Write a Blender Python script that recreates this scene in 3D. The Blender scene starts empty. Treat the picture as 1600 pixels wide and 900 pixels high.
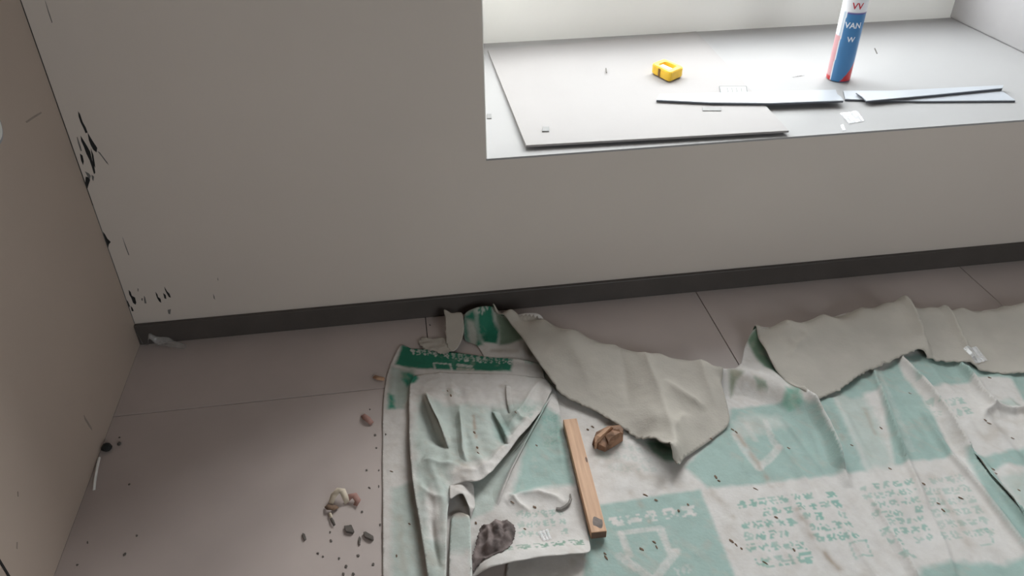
import bpy, bmesh, math, random
import numpy as np
from mathutils import Vector, Matrix
from mathutils.geometry import delaunay_2d_cdt

sc = bpy.context.scene
COL = sc.collection

# ------------------------------------------------------------------ camera
cam_d = bpy.data.cameras.new('camera')
cam = bpy.data.objects.new('camera', cam_d)
COL.objects.link(cam)
cam.location = (0.7225, -1.7302, 1.2843)
cam.rotation_euler = (0.96104, 0.00777, -0.14893)
cam_d.sensor_width = 36.0
cam_d.lens = 27.8844
cam_d.clip_start = 0.02
sc.camera = cam

# ------------------------------------------------------------------ daylight
SKY = 10.6
world = bpy.data.worlds.new('overcast_sky')
sc.world = world
world.use_nodes = True
bg = world.node_tree.nodes['Background']
bg.inputs['Color'].default_value = (0.93, 0.97, 1.0, 1)
bg.inputs['Strength'].default_value = SKY
# overcast sky above the horizon, darker ground below it
wn = world.node_tree.nodes; wk = world.node_tree.links
wc = wn.new('ShaderNodeTexCoord'); wx = wn.new('ShaderNodeSeparateXYZ'); wr = wn.new('ShaderNodeValToRGB')
wm = wn.new('ShaderNodeMapRange'); wm.inputs['From Min'].default_value = -1.0
wk.new(wc.outputs['Generated'], wx.inputs[0]); wk.new(wx.outputs['Z'], wm.inputs['Value']); wk.new(wm.outputs[0], wr.inputs['Fac'])
wr.color_ramp.elements[0].position = 0.47; wr.color_ramp.elements[0].color = (0.17, 0.165, 0.155, 1)
wr.color_ramp.elements[1].position = 0.52; wr.color_ramp.elements[1].color = (0.93, 0.97, 1.0, 1)
wk.new(wr.outputs[0], bg.inputs['Color'])

sc.view_settings.view_transform = 'Standard'
sc.view_settings.look = 'None'
sc.view_settings.gamma = 1.0
sc.view_settings.use_curve_mapping = False
sc.view_settings.exposure = 0.2
sc.cycles.use_denoising = True
sc.cycles.max_bounces = 14
sc.cycles.diffuse_bounces = 8

# room dimensions (metres): back wall y = 0, left wall x = 0, floor z = 0
SILL = 0.4485
XL, XR = 0.9127, 2.6765        # recess opening
DEP = 0.86                     # recess depth
WZ0, WZ1 = 0.70, 2.38          # window opening in the recess back wall
RX, RY, RZ = 3.7, -3.4, 2.7    # right wall, rear wall, ceiling
VX0, VX1, VZ0, VZ1 = 1.5, 2.75, 0.92, 2.05   # unseen window put in behind the camera to brighten the back wall


def portal(name, loc, rot, sx, sy):
    l = bpy.data.lights.new(name, 'AREA')
    l.shape = 'RECTANGLE'
    l.size = sx
    l.size_y = sy
    l.cycles.is_portal = True
    o = bpy.data.objects.new(name, l)
    COL.objects.link(o)
    o.location = loc
    o.rotation_euler = rot
    return o


portal('window_portal', ((XL + XR) / 2, DEP + 0.14, (WZ0 + WZ1) / 2), (-math.pi / 2, 0, 0), XR - XL, WZ1 - WZ0)
portal('unseen_window_portal', ((VX0 + VX1) / 2, RY - 0.14, (VZ0 + VZ1) / 2), (math.pi / 2, 0, 0), VX1 - VX0, VZ1 - VZ0)

# hazy sun behind thin cloud, coming in through the window from the right
sun_d = bpy.data.lights.new('hazy_sun', 'SUN')
sun_d.energy = 2.3
sun_d.angle = math.radians(24)
sun_d.color = (1.0, 0.97, 0.94)
sun = bpy.data.objects.new('hazy_sun', sun_d)
COL.objects.link(sun)
EL, AZ = math.radians(38), math.radians(46)
sun.rotation_euler = Vector((-math.sin(AZ) * math.cos(EL), -math.cos(AZ) * math.cos(EL), -math.sin(EL))).to_track_quat('-Z', 'Y').to_euler()
sun.location = (4, 4, 4)

# ------------------------------------------------------------------ helpers
random.seed(4)
rng = np.random.RandomState(7)


def srgb(r, g, b):
    f = lambda c: c / 12.92 if c <= 0.04045 else ((c + 0.055) / 1.055) ** 2.4
    return (f(r / 255), f(g / 255), f(b / 255))


def vnoise(x, y, s, seed=0):
    """smooth value noise in [-1, 1], cell size s"""
    x = np.asarray(x, float) / s + 100.0
    y = np.asarray(y, float) / s + 100.0
    xi = np.floor(x).astype(np.int64); yi = np.floor(y).astype(np.int64)
    xf = x - xi; yf = y - yi
    u = xf * xf * (3 - 2 * xf); v = yf * yf * (3 - 2 * yf)

    def h(a, b):
        n = (a * 374761393 + b * 668265263 + seed * 974634777) & 0x7fffffff
        n = ((n ^ (n >> 13)) * 1274126177) & 0x7fffffff
        return ((n ^ (n >> 16)) & 0xffff) / 32767.5 - 1.0
    return (h(xi, yi) * (1 - u) + h(xi + 1, yi) * u) * (1 - v) + (h(xi, yi + 1) * (1 - u) + h(xi + 1, yi + 1) * u) * v


def obj(name, me, mat=None, parent=None, label=None, cat=None, group=None, kind=None, smooth=False):
    o = bpy.data.objects.new(name, me)
    COL.objects.link(o)
    if mat is not None:
        for m in (mat if isinstance(mat, (list, tuple)) else [mat]):
            me.materials.append(m)
    if parent is not None:
        o.parent = parent
    if label: o['label'] = label
    if cat: o['category'] = cat
    if group: o['group'] = group
    if kind: o['kind'] = kind
    if smooth:
        for p in me.polygons: p.use_smooth = True
    return o


def empty(name, label, cat, loc=(0, 0, 0), group=None):
    o = bpy.data.objects.new(name, None)
    COL.objects.link(o)
    o.location = loc
    o['label'] = label
    o['category'] = cat
    if group: o['group'] = group
    o.empty_display_size = 0.05
    bpy.context.view_layer.update()
    return o


def child(name, me, mat, parent, smooth=False, label=None, kind=None):
    """part given in world coordinates under a parent that is only translated"""
    me.transform(Matrix.Translation(-Vector(parent.location)))
    return obj(name, me, mat, parent, label=label, smooth=smooth, kind=kind)


def mesh(name, v, f):
    me = bpy.data.meshes.new(name)
    me.from_pydata([tuple(map(float, q)) for q in v], [], [tuple(q) for q in f])
    me.update()
    return me


def box_bm(bm, x0, x1, y0, y1, z0, z1):
    vs = [bm.verts.new(p) for p in ((x0, y0, z0), (x1, y0, z0), (x1, y1, z0), (x0, y1, z0), (x0, y0, z1), (x1, y0, z1), (x1, y1, z1), (x0, y1, z1))]
    for f in ((0, 3, 2, 1), (4, 5, 6, 7), (0, 1, 5, 4), (1, 2, 6, 5), (2, 3, 7, 6), (3, 0, 4, 7)):
        bm.faces.new([vs[i] for i in f])


def boxes(name, lst, bevel=0.0, seg=2):
    bm = bmesh.new()
    for b in lst: box_bm(bm, *b)
    if bevel: bmesh.ops.bevel(bm, geom=list(bm.edges), offset=bevel, segments=seg, affect='EDGES', profile=0.5)
    me = bpy.data.meshes.new(name)
    bm.to_mesh(me); bm.free()
    return me


def prism(name, poly, z0, z1, bevel=0.0):
    """closed prism; poly = [(x, y)] or [(x, y, z)] (the z of each point is added)"""
    bm = bmesh.new()
    area = sum(poly[i][0] * poly[(i + 1) % len(poly)][1] - poly[(i + 1) % len(poly)][0] * poly[i][1] for i in range(len(poly)))
    if area < 0: poly = poly[::-1]
    zz = [(q[2] if len(q) > 2 else 0.0) for q in poly]
    a = [bm.verts.new((q[0], q[1], z0 + z)) for q, z in zip(poly, zz)]
    b = [bm.verts.new((q[0], q[1], z1 + z)) for q, z in zip(poly, zz)]
    n = len(poly)
    bm.faces.new(a[::-1]); bm.faces.new(b)
    for i in range(n): bm.faces.new((a[i], a[(i + 1) % n], b[(i + 1) % n], b[i]))
    if bevel: bmesh.ops.bevel(bm, geom=list(bm.edges), offset=bevel, segments=2, affect='EDGES', profile=0.5)
    me = bpy.data.meshes.new(name)
    bm.to_mesh(me); bm.free()
    return me


def tube(name, path, r, n=8, taper=None):
    path = [Vector(p) for p in path]
    v = []; f = []
    for i, p in enumerate(path):
        t = (path[min(i + 1, len(path) - 1)] - path[max(i - 1, 0)]).normalized()
        a = t.orthogonal().normalized() if i == 0 else (a - t * a.dot(t)).normalized()
        b = t.cross(a)
        rr = r * (taper[i] if taper else 1)
        for k in range(n):
            q = p + (a * math.cos(2 * math.pi * k / n) + b * math.sin(2 * math.pi * k / n)) * rr
            v.append(q)
    for i in range(len(path) - 1):
        for k in range(n):
            f.append((i * n + k, i * n + (k + 1) % n, (i + 1) * n + (k + 1) % n, (i + 1) * n + k))
    f.append(tuple(range(n))[::-1]); f.append(tuple((len(path) - 1) * n + k for k in range(n)))
    return mesh(name, v, f)


# ------------------------------------------------------------------ materials
def mat_new(name):
    m = bpy.data.materials.new(name)
    m.use_nodes = True
    return m, m.node_tree.nodes, m.node_tree.links, m.node_tree.nodes['Principled BSDF']


def mat(name, c, rough=0.6, var=0.06, scale=8.0, bump=0.0, bscale=60.0, spec=0.5, c2=None, metallic=0.0, stretch=(1, 1, 1)):
    """noise-mottled principled material; c linear rgb"""
    m, N, L, P = mat_new(name)
    tc = N.new('ShaderNodeTexCoord')
    mp = N.new('ShaderNodeMapping'); mp.inputs['Scale'].default_value = stretch
    L.new(tc.outputs['Object'], mp.inputs['Vector'])
    nz = N.new('ShaderNodeTexNoise'); nz.inputs['Scale'].default_value = scale; nz.inputs['Detail'].default_value = 5
    L.new(mp.outputs[0], nz.inputs['Vector'])
    rp = N.new('ShaderNodeValToRGB')
    rp.color_ramp.elements[0].position = 0.3; rp.color_ramp.elements[1].position = 0.7
    a = [max(0, k * (1 - var)) for k in c]; b = list(c2) if c2 else [min(1, k * (1 + var)) for k in c]
    rp.color_ramp.elements[0].color = (*a, 1); rp.color_ramp.elements[1].color = (*b, 1)
    L.new(nz.outputs['Fac'], rp.inputs['Fac'])
    L.new(rp.outputs['Color'], P.inputs['Base Color'])
    P.inputs['Roughness'].default_value = rough
    P.inputs['Specular IOR Level'].default_value = spec
    P.inputs['Metallic'].default_value = metallic
    if bump:
        n2 = N.new('ShaderNodeTexNoise'); n2.inputs['Scale'].default_value = bscale; n2.inputs['Detail'].default_value = 4
        L.new(mp.outputs[0], n2.inputs['Vector'])
        bp = N.new('ShaderNodeBump'); bp.inputs['Strength'].default_value = bump; bp.inputs['Distance'].default_value = 0.002
        L.new(n2.outputs['Fac'], bp.inputs['Height'])
        L.new(bp.outputs['Normal'], P.inputs['Normal'])
    return m


def mat_attr(name, rough=0.7, spec=0.3, dirt=0.25, bump=0.25, trans=0.0):
    """printed colour comes from the mesh attribute 'print', plus procedural grime and weave"""
    m, N, L, P = mat_new(name)
    at = N.new('ShaderNodeAttribute'); at.attribute_name = 'print'
    tc = N.new('ShaderNodeTexCoord')
    nz = N.new('ShaderNodeTexNoise'); nz.inputs['Scale'].default_value = 22; nz.inputs['Detail'].default_value = 8; nz.inputs['Roughness'].default_value = 0.7
    L.new(tc.outputs['Object'], nz.inputs['Vector'])
    rp = N.new('ShaderNodeValToRGB')
    rp.color_ramp.elements[0].position = 0.35; rp.color_ramp.elements[1].position = 0.62
    rp.color_ramp.elements[0].color = (0.66, 0.6, 0.54, 1); rp.color_ramp.elements[1].color = (1, 1, 1, 1)
    L.new(nz.outputs['Fac'], rp.inputs['Fac'])
    mx = N.new('ShaderNodeMix'); mx.data_type = 'RGBA'; mx.blend_type = 'MULTIPLY'
    mx.inputs['Factor'].default_value = dirt
    L.new(at.outputs['Color'], mx.inputs['A']); L.new(rp.outputs['Color'], mx.inputs['B'])
    L.new(mx.outputs['Result'], P.inputs['Base Color'])
    P.inputs['Roughness'].default_value = rough
    P.inputs['Specular IOR Level'].default_value = spec
    if bump:
        w = N.new('ShaderNodeTexNoise'); w.inputs['Scale'].default_value = 160; w.inputs['Detail'].default_value = 3
        L.new(tc.outputs['Object'], w.inputs['Vector'])
        bp = N.new('ShaderNodeBump'); bp.inputs['Strength'].default_value = bump; bp.inputs['Distance'].default_value = 0.002
        L.new(w.outputs['Fac'], bp.inputs['Height']); L.new(bp.outputs['Normal'], P.inputs['Normal'])
    return m


M_WALL = mat('wall_paint', (0.60, 0.535, 0.485), 0.75, 0.03, 2.0, 0.08, 90)
M_LEFT = mat('left_panel_paint', (0.52, 0.43, 0.365), 0.55, 0.05, 1.6, 0.05, 60)
M_WHITE = mat('recess_white_paint', (0.88, 0.86, 0.82), 0.6, 0.02, 2.0, 0.05, 80)
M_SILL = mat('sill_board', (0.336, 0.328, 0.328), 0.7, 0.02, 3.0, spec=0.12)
M_CEIL = mat('bare_concrete', (0.22, 0.21, 0.20), 0.8, 0.02, 2.0)
M_TILE = mat('grey_floor_tile', (0.47, 0.405, 0.385), 0.42, 0.11, 2.6, 0.04, 120)
M_GROUT = mat('tile_grout', (0.10, 0.09, 0.085), 0.9, 0.2, 20)
M_BASE = mat('baseboard_charcoal', (0.070, 0.060, 0.055), 0.5, 0.1, 10)
M_BLACK = mat('black_scuff', (0.012, 0.012, 0.013), 0.8, 0.3, 60)
M_SCUFF = mat('grey_scuff', (0.14, 0.13, 0.125), 0.8, 0.3, 60)
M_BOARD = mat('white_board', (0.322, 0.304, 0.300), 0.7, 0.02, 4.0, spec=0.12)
M_PLASTIC = mat('white_plastic', (0.37, 0.385, 0.42), 0.5, 0.02, 10, spec=0.25)
M_CORE = mat('dark_trim_core', (0.075, 0.08, 0.095), 0.5, 0.1, 20)
M_YELLOW = mat('yellow_plastic', (0.85, 0.52, 0.03), 0.4, 0.08, 40)
M_PAPER = mat('white_paper', (0.85, 0.85, 0.83), 0.7, 0.03, 30)
M_LABEL = mat('sticker_paper', (0.40, 0.40, 0.39), 0.7, 0.03, 30, spec=0.1)
M_SLOT = mat('brown_slot', (0.22, 0.11, 0.02), 0.7, 0.1, 30)
M_GREYTAG = mat('grey_tag', (0.17, 0.165, 0.16), 0.6, 0.1, 30)
M_INK = mat('grey_ink', (0.15, 0.16, 0.16), 0.7, 0.1, 30)
M_PRINT = mat_attr('sheet_print')
M_BACK = mat('sheet_backing', (0.43, 0.395, 0.35), 0.85, 0.06, 14, 0.3, 170)
M_BACKGREEN = mat('sheet_underside_green', (0.075, 0.17, 0.12), 0.8, 0.35, 25, 0.3, 170)
M_WOOD = mat('pine_wood', (0.50, 0.285, 0.165), 0.6, 0.12, 14, 0.1, 60, c2=(0.62, 0.38, 0.235), stretch=(8, 0.6, 8))
M_WOODEND = mat('pine_end_dark', (0.13, 0.075, 0.05), 0.7, 0.2, 40)
M_BROWN = mat('brown_bark', (0.16, 0.085, 0.05), 0.7, 0.35, 40, 0.4, 80, c2=(0.36, 0.19, 0.11))
M_TAN = mat('tan_wood', (0.45, 0.27, 0.17), 0.7, 0.15, 40)
M_CRUMB = mat('grey_crumb', (0.115, 0.10, 0.09), 0.85, 0.3, 80)
M_CRUMB2 = mat('brown_crumb', (0.16, 0.10, 0.065), 0.85, 0.3, 80)
M_SHAVE = mat('pale_shaving', (0.58, 0.50, 0.40), 0.7, 0.12, 60)
M_PINK = mat('pinkish_shaving', (0.36, 0.20, 0.17), 0.7, 0.2, 60)
M_RAG = mat('dark_rag', (0.09, 0.066, 0.062), 0.9, 0.5, 30, 0.4, 120, c2=(0.27, 0.215, 0.205))
M_STAIN = mat('black_lump', (0.02, 0.02, 0.02), 0.8, 0.3, 60)


def mat_film(name, alpha, tint=(0.9, 0.9, 0.92), rough=0.15):
    m, N, L, P = mat_new(name)
    P.inputs['Base Color'].default_value = (*tint, 1)
    P.inputs['Roughness'].default_value = rough
    nz = N.new('ShaderNodeTexNoise'); nz.inputs['Scale'].default_value = 40
    tc = N.new('ShaderNodeTexCoord'); L.new(tc.outputs['Object'], nz.inputs['Vector'])
    mr = N.new('ShaderNodeMapRange'); mr.inputs['To Min'].default_value = alpha * 0.5; mr.inputs['To Max'].default_value = min(1, alpha * 1.5)
    L.new(nz.outputs['Fac'], mr.inputs['Value']); L.new(mr.outputs[0], P.inputs['Alpha'])
    return m


M_FILM = mat_film('clear_film', 0.35, (0.55, 0.52, 0.5))
M_TAPE = mat_film('glossy_tape', 0.3, (0.95, 0.95, 0.97), 0.08)


def mat_glass():
    m, N, L, P = mat_new('window_glass')
    N.remove(P)
    t = N.new('ShaderNodeBsdfTransparent'); g = N.new('ShaderNodeBsdfGlossy'); g.inputs['Roughness'].default_value = 0.02
    t.inputs['Color'].default_value = (0.95, 0.97, 0.96, 1)
    fr = N.new('ShaderNodeFresnel'); fr.inputs['IOR'].default_value = 1.45
    mx = N.new('ShaderNodeMixShader'); L.new(fr.outputs[0], mx.inputs[0]); L.new(t.outputs[0], mx.inputs[1]); L.new(g.outputs[0], mx.inputs[2])
    L.new(mx.outputs[0], N['Material Output'].inputs['Surface'])
    return m


M_GLASS = mat_glass()

# ------------------------------------------------------------------ room shell
T = 0.16
floor = obj('floor', boxes('floor', [(-T, RX + T, RY - T, 0.0, -0.12, -0.0035)]), M_GROUT, kind='structure',
            label='grey tiled floor below the window recess')
xs = [0.0, 0.735, 1.491, 2.291, 3.091, RX]
ys = [0.0, -0.276, -1.076, -1.876, -2.676, RY]
J = 0.0011
for i in range(len(xs) - 1):
    ys = [0.0, -0.276, -1.076, -1.876, -2.676, RY] if i < 1 else [0.0, -0.676, -1.476, -2.276, -3.076, RY]
    for k in range(len(ys) - 1):
        me = boxes('tile', [(xs[i] + (J if i else 0), xs[i + 1] - J, ys[k + 1] + J, ys[k] - (J if k else 0), -0.012, 0.0)], 0.0008, 1)
        obj('tile', me, M_TILE, floor)

DB = DEP + 0.2   # outside face of the recess back wall
wall_back = obj('wall_back', boxes('wall_back', [
    (-T, XL, 0.0, T, 0.0, RZ), (XL, XR, 0.0, T, 0.0, SILL - 0.005), (XR, RX + T, 0.0, T, 0.0, RZ), (XL, XR, 0.0, T, 2.4, RZ)]),
    M_WALL, kind='structure', label='beige-grey painted wall with deep window recess')
obj('wall_recess', boxes('wall_recess', [
    (XL - T, XL, T, DB, SILL - 0.03, 2.4 + T), (XL, XR, T, DB, 2.4, 2.4 + T),
    (XL, XR, DEP, DB, SILL - 0.03, WZ0), (XL, XR, DEP, DB, WZ1, 2.4), (XL - T, XR + T, T, DB, SILL - 0.18, SILL - 0.03)]),
    M_WHITE, kind='structure', label='white painted inner walls of the window recess')
obj('wall_recess_right', boxes('wall_recess_right', [(XR, XR + T, T, DB, SILL - 0.03, 2.4 + T), (XR - 0.004, XR, 0.002, DEP, SILL + 0.004, 2.398)]),
    mat('grey_side_panel', (0.40, 0.385, 0.39), 0.3, 0.10, 4.0, 0.05, 60), kind='structure', label='pale grey panel closing the right end of the recess')
obj('wall_reveal', boxes('wall_reveal', [(XL, XL + 0.002, 0.001, T, SILL, 2.4), (XL, XR, 0.001, T, 2.398, 2.4)]),
    M_WHITE, kind='structure', label='white painted edges around the recess opening')
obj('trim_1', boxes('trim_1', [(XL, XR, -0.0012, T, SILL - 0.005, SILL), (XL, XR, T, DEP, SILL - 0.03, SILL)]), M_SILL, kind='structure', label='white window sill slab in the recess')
wall_left = obj('wall_left', boxes('wall_left', [(-T, 0.0, RY - T, 0.0, 0.0, RZ)]), M_LEFT, kind='structure', label='warm beige wall panel at the left')
obj('wall_right', boxes('wall_right', [(RX, RX + T, RY - T, 0.0, 0.0, RZ)]), M_CEIL, kind='structure')
obj('wall_rear', boxes('wall_rear', [(-T, VX0, RY - T, RY, 0.0, RZ), (VX1, RX + T, RY - T, RY, 0.0, RZ), (VX0, VX1, RY - T, RY, 0.0, VZ0), (VX0, VX1, RY - T, RY, VZ1, RZ)]), M_CEIL, kind='structure')
obj('ceiling', boxes('ceiling', [(-T, RX + T, RY - T, T, RZ, RZ + T)]), M_CEIL, kind='structure')
obj('baseboard_back', boxes('baseboard_back', [(0.0, RX, -0.012, 0.0, 0.0, 0.0608)], 0.002), M_BASE, kind='structure',
    label='dark charcoal baseboard along the back wall')

# window in the recess back wall (above the frame of the photo; it lights the place)
win = obj('window_1', boxes('window_1', [
    (XL, XR, DEP + 0.06, DEP + 0.11, WZ0, WZ0 + 0.05), (XL, XR, DEP + 0.06, DEP + 0.11, WZ1 - 0.05, WZ1),
    (XL, XL + 0.05, DEP + 0.06, DEP + 0.11, WZ0, WZ1), (XR - 0.05, XR, DEP + 0.06, DEP + 0.11, WZ0, WZ1),
    ((XL + XR) / 2 - 0.03, (XL + XR) / 2 + 0.03, DEP + 0.06, DEP + 0.11, WZ0, WZ1)]), M_PLASTIC, kind='structure')
for a, b in ((XL + 0.05, (XL + XR) / 2 - 0.03), ((XL + XR) / 2 + 0.03, XR - 0.05)):
    obj('pane', mesh('pane', [(a, DEP + 0.085, WZ0 + 0.05), (b, DEP + 0.085, WZ0 + 0.05), (b, DEP + 0.085, WZ1 - 0.05), (a, DEP + 0.085, WZ1 - 0.05)], [(0, 1, 2, 3)]), M_GLASS, win)


win2 = obj('unseen_window_2', boxes('unseen_window_2', [  # unseen rear window, added for frontal light on the back wall
    (VX0, VX1, RY - 0.11, RY - 0.06, VZ0, VZ0 + 0.05), (VX0, VX1, RY - 0.11, RY - 0.06, VZ1 - 0.05, VZ1),
    (VX0, VX0 + 0.05, RY - 0.11, RY - 0.06, VZ0, VZ1), (VX1 - 0.05, VX1, RY - 0.11, RY - 0.06, VZ0, VZ1),
    ((VX0 + VX1) / 2 - 0.03, (VX0 + VX1) / 2 + 0.03, RY - 0.11, RY - 0.06, VZ0, VZ1)]), M_PLASTIC, kind='structure')
for a, b in ((VX0 + 0.05, (VX0 + VX1) / 2 - 0.03), ((VX0 + VX1) / 2 + 0.03, VX1 - 0.05)):
    obj('pane', mesh('pane', [(a, RY - 0.085, VZ0 + 0.05), (b, RY - 0.085, VZ0 + 0.05), (b, RY - 0.085, VZ1 - 0.05), (a, RY - 0.085, VZ1 - 0.05)], [(0, 1, 2, 3)]), M_GLASS, win2)

# ------------------------------------------------------------------ marks on the walls
def wall_patch(name, pts, m, parent=None, y=-0.0006):
    v = [(q[0], y, q[1]) for q in pts] + [(q[0], 0.0002, q[1]) for q in pts]
    n = len(pts)
    f = [tuple(range(n)), tuple(range(2 * n - 1, n - 1, -1))] + [(i, i + n, (i + 1) % n + n, (i + 1) % n) for i in range(n)]
    me = mesh(name, v, f)
    bm = bmesh.new(); bm.from_mesh(me); bmesh.ops.recalc_face_normals(bm, faces=bm.faces); bmesh.ops.triangulate(bm, faces=[q for q in bm.faces if len(q.verts) > 4]); bm.to_mesh(me); bm.free()
    return obj(name, me, m, parent)


black_marks = [
    [(0.0371, 0.6288), (0.0392, 0.6229), (0.0391, 0.6054), (0.0416, 0.5919), (0.042, 0.58), (0.0377, 0.5788), (0.0365, 0.5923), (0.0348, 0.6042), (0.0349, 0.6174)],
    [(0.042, 0.58), (0.0442, 0.5693), (0.0472, 0.557), (0.0511, 0.5429), (0.0467, 0.5325), (0.0419, 0.539), (0.0398, 0.5499), (0.0394, 0.5621)],
    [(0.0256, 0.5737), (0.0285, 0.5614), (0.0315, 0.549), (0.034, 0.535), (0.0321, 0.515), (0.0325, 0.5025), (0.0297, 0.4837), (0.0261, 0.4808), (0.0267, 0.4966), (0.0268, 0.5154), (0.0248, 0.5311), (0.0245, 0.548), (0.0233, 0.5618)],
    [(0.0375, 0.5424), (0.0383, 0.527), (0.0356, 0.5085), (0.0333, 0.4961), (0.0316, 0.5041), (0.0335, 0.5196)],
    [(0.0116, 0.5321), (0.0155, 0.5272), (0.014, 0.5133), (0.0099, 0.5043), (0.0092, 0.5153)],
    [(0.0069, 0.476), (0.0118, 0.474), (0.0139, 0.4674), (0.0057, 0.4536), (0.0008, 0.4443), (0.0015, 0.4604)],
    [(0.0025, 0.3327), (0.0047, 0.3254), (0.0069, 0.3129), (0.0115, 0.3036), (0.0053, 0.297), (0.0009, 0.2867), (0.0006, 0.3011), (0.0009, 0.317)],
    [(0.0142, 0.1641), (0.0171, 0.1579), (0.0169, 0.1463), (0.0228, 0.1397), (0.0217, 0.1241), (0.0186, 0.1185), (0.0142, 0.1249), (0.0139, 0.1407), (0.0121, 0.1507)],
    [(0.0005, 0.1364), (0.0034, 0.1301), (0.0042, 0.1162), (0.0011, 0.1106), (-0.0012, 0.1188)],
    [(0.0057, 0.116), (0.0086, 0.1097), (0.009, 0.0996), (0.0045, 0.1002)],
    [(0.0748, 0.1514), (0.0773, 0.1433), (0.0769, 0.1355), (0.0814, 0.1291), (0.08, 0.1173), (0.0765, 0.1217), (0.0744, 0.1319), (0.0739, 0.1418)],
    [(0.0918, 0.1456), (0.0963, 0.1392), (0.095, 0.1275), (0.0909, 0.13)],
    [(0.0995, 0.1643), (0.1021, 0.1503), (0.1063, 0.142), (0.1064, 0.1302), (0.1024, 0.1326), (0.1003, 0.1427), (0.0986, 0.1546)]]
for q in black_marks: wall_patch('scuff_mark', q, M_BLACK, wall_back)
grey_marks = [
    [(0.0169, 0.5713), (0.0182, 0.5712), (0.0184, 0.55), (0.0174, 0.5379), (0.0148, 0.5381), (0.015, 0.5564)], [(0.0489, 0.5354), (0.0533, 0.532), (0.0622, 0.5064), (0.0631, 0.5), (0.0595, 0.5066), (0.0529, 0.5258)],
    [(0.0093, 0.4886), (0.0159, 0.4833), (0.018, 0.4767), (0.0126, 0.4675), (0.0109, 0.4757)], [(0.0203, 0.4797), (0.0243, 0.4746), (0.0197, 0.4637), (0.0184, 0.4687)], [(0.0451, 0.1431), (0.0466, 0.137), (0.045, 0.1194), (0.0406, 0.1199), (0.0421, 0.1316)],
    [(0.0898, 0.0941), (0.0979, 0.0952), (0.0925, 0.0796), (0.0884, 0.0821)], [(0.2092, 0.1304), (0.2106, 0.1223), (0.21, 0.1124), (0.2078, 0.1166)], [(0.2305, 0.1789), (0.2308, 0.1731), (0.2296, 0.1674), (0.2289, 0.1713)],
    [(0.0363, 0.1674), (0.0375, 0.1634), (0.0348, 0.1559), (0.0343, 0.1599)], [(0.0371, 0.1361), (0.0401, 0.1358), (0.0381, 0.1281), (0.0356, 0.1304)],
    [(0.0407, 0.3149), (0.0414, 0.3095), (0.0429, 0.2643), (0.041, 0.2627), (0.0401, 0.2864)], [(0.0453, 0.8606), (0.0459, 0.8568), (0.0456, 0.8168), (0.044, 0.8156), (0.044, 0.8383)]]
for q in grey_marks: wall_patch('scuff_mark', q, M_SCUFF, wall_back, -0.0004)
# open gap where the left panel meets the back wall
gap = [(-0.0016, 0.8628), (0.0017, 0.6683), (0.0057, 0.4536)]
zt = gap[0][1]; zb = gap[2][1]
obj('corner_gap', boxes('corner_gap', [(0.0, 0.0017, -0.0009, 0.0, zb - 0.05, zt + 0.3)]), mat('corner_shadow_gap', (0.045, 0.04, 0.037), 0.9, 0.2, 40), wall_back)
obj('corner_gap', boxes('corner_gap', [(0.0, 0.0016, -0.0008, 0.0, 0.0608, zb - 0.05)]), M_SCUFF, wall_back)
# seam between two panels of the left wall, near the camera
obj('panel_seam', boxes('panel_seam', [(-0.0001, 0.001, -0.802, -0.797, 0.0, RZ)]), M_BLACK, wall_left)


def left_patch(pts, m):
    v = [(0.0005, q[0], q[1]) for q in pts] + [(-0.0002, q[0], q[1]) for q in pts]
    n = len(pts)
    f = [tuple(range(n)), tuple(range(2 * n - 1, n - 1, -1))] + [(i, i + n, (i + 1) % n + n, (i + 1) % n) for i in range(n)]
    me = mesh('scuff_mark', v, f)
    bm = bmesh.new(); bm.from_mesh(me); bmesh.ops.recalc_face_normals(bm, faces=bm.faces); bmesh.ops.triangulate(bm, faces=[q for q in bm.faces if len(q.verts) > 4]); bm.to_mesh(me); bm.free()
    obj('scuff_mark', me, m, wall_left)


M_FAINT = mat('faint_stain', (0.33, 0.28, 0.24), 0.7, 0.1, 30)
left_patch([(-0.161, 0.6758), (-0.1228, 0.6706), (-0.0839, 0.6641), (-0.0832, 0.6611), (-0.1195, 0.6665), (-0.1579, 0.6719)], M_FAINT)
left_patch([(-0.3878, 0.1123), (-0.3872, 0.1043), (-0.3801, 0.0672), (-0.3829, 0.0603), (-0.3884, 0.0772), (-0.3925, 0.1038)], M_FAINT)
left_patch([(-0.6819, 0.2094), (-0.6798, 0.2069), (-0.6853, 0.1999), (-0.6874, 0.2024)], M_FAINT)
left_patch([(-0.744, 0.1515), (-0.742, 0.1489), (-0.7511, 0.1416), (-0.7523, 0.1449)], M_FAINT)

# round white plate, cut by the left frame edge
c = [(-0.2983, 0.7215)][0]
plate = empty('round_wall_plate', 'round white plate on the left wall, cut off by the picture edge', 'wall plate', (0.0, c[0], c[1]))


def disc_x(name, r0, r1, x0, x1, n=40):
    v = []; f = []
    for (r, x) in ((r0, x0), (r0 * 0.98, x0 + (x1 - x0) * 0.6), (r1, x1)):
        for k in range(n): v.append((x, r * math.cos(2 * math.pi * k / n), r * math.sin(2 * math.pi * k / n)))
    for j in range(2):
        for k in range(n): f.append((j * n + k, j * n + (k + 1) % n, (j + 1) * n + (k + 1) % n, (j + 1) * n + k))
    f.append(tuple(2 * n + k for k in range(n)))
    return mesh(name, v, f)


PR = 0.034
obj('cover', disc_x('cover', PR, PR * 0.9, 0.0, 0.008), M_PLASTIC, plate, smooth=False)
obj('rim', disc_x('rim', PR * 0.72, PR * 0.66, 0.008, 0.011), M_PAPER, plate)

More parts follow.
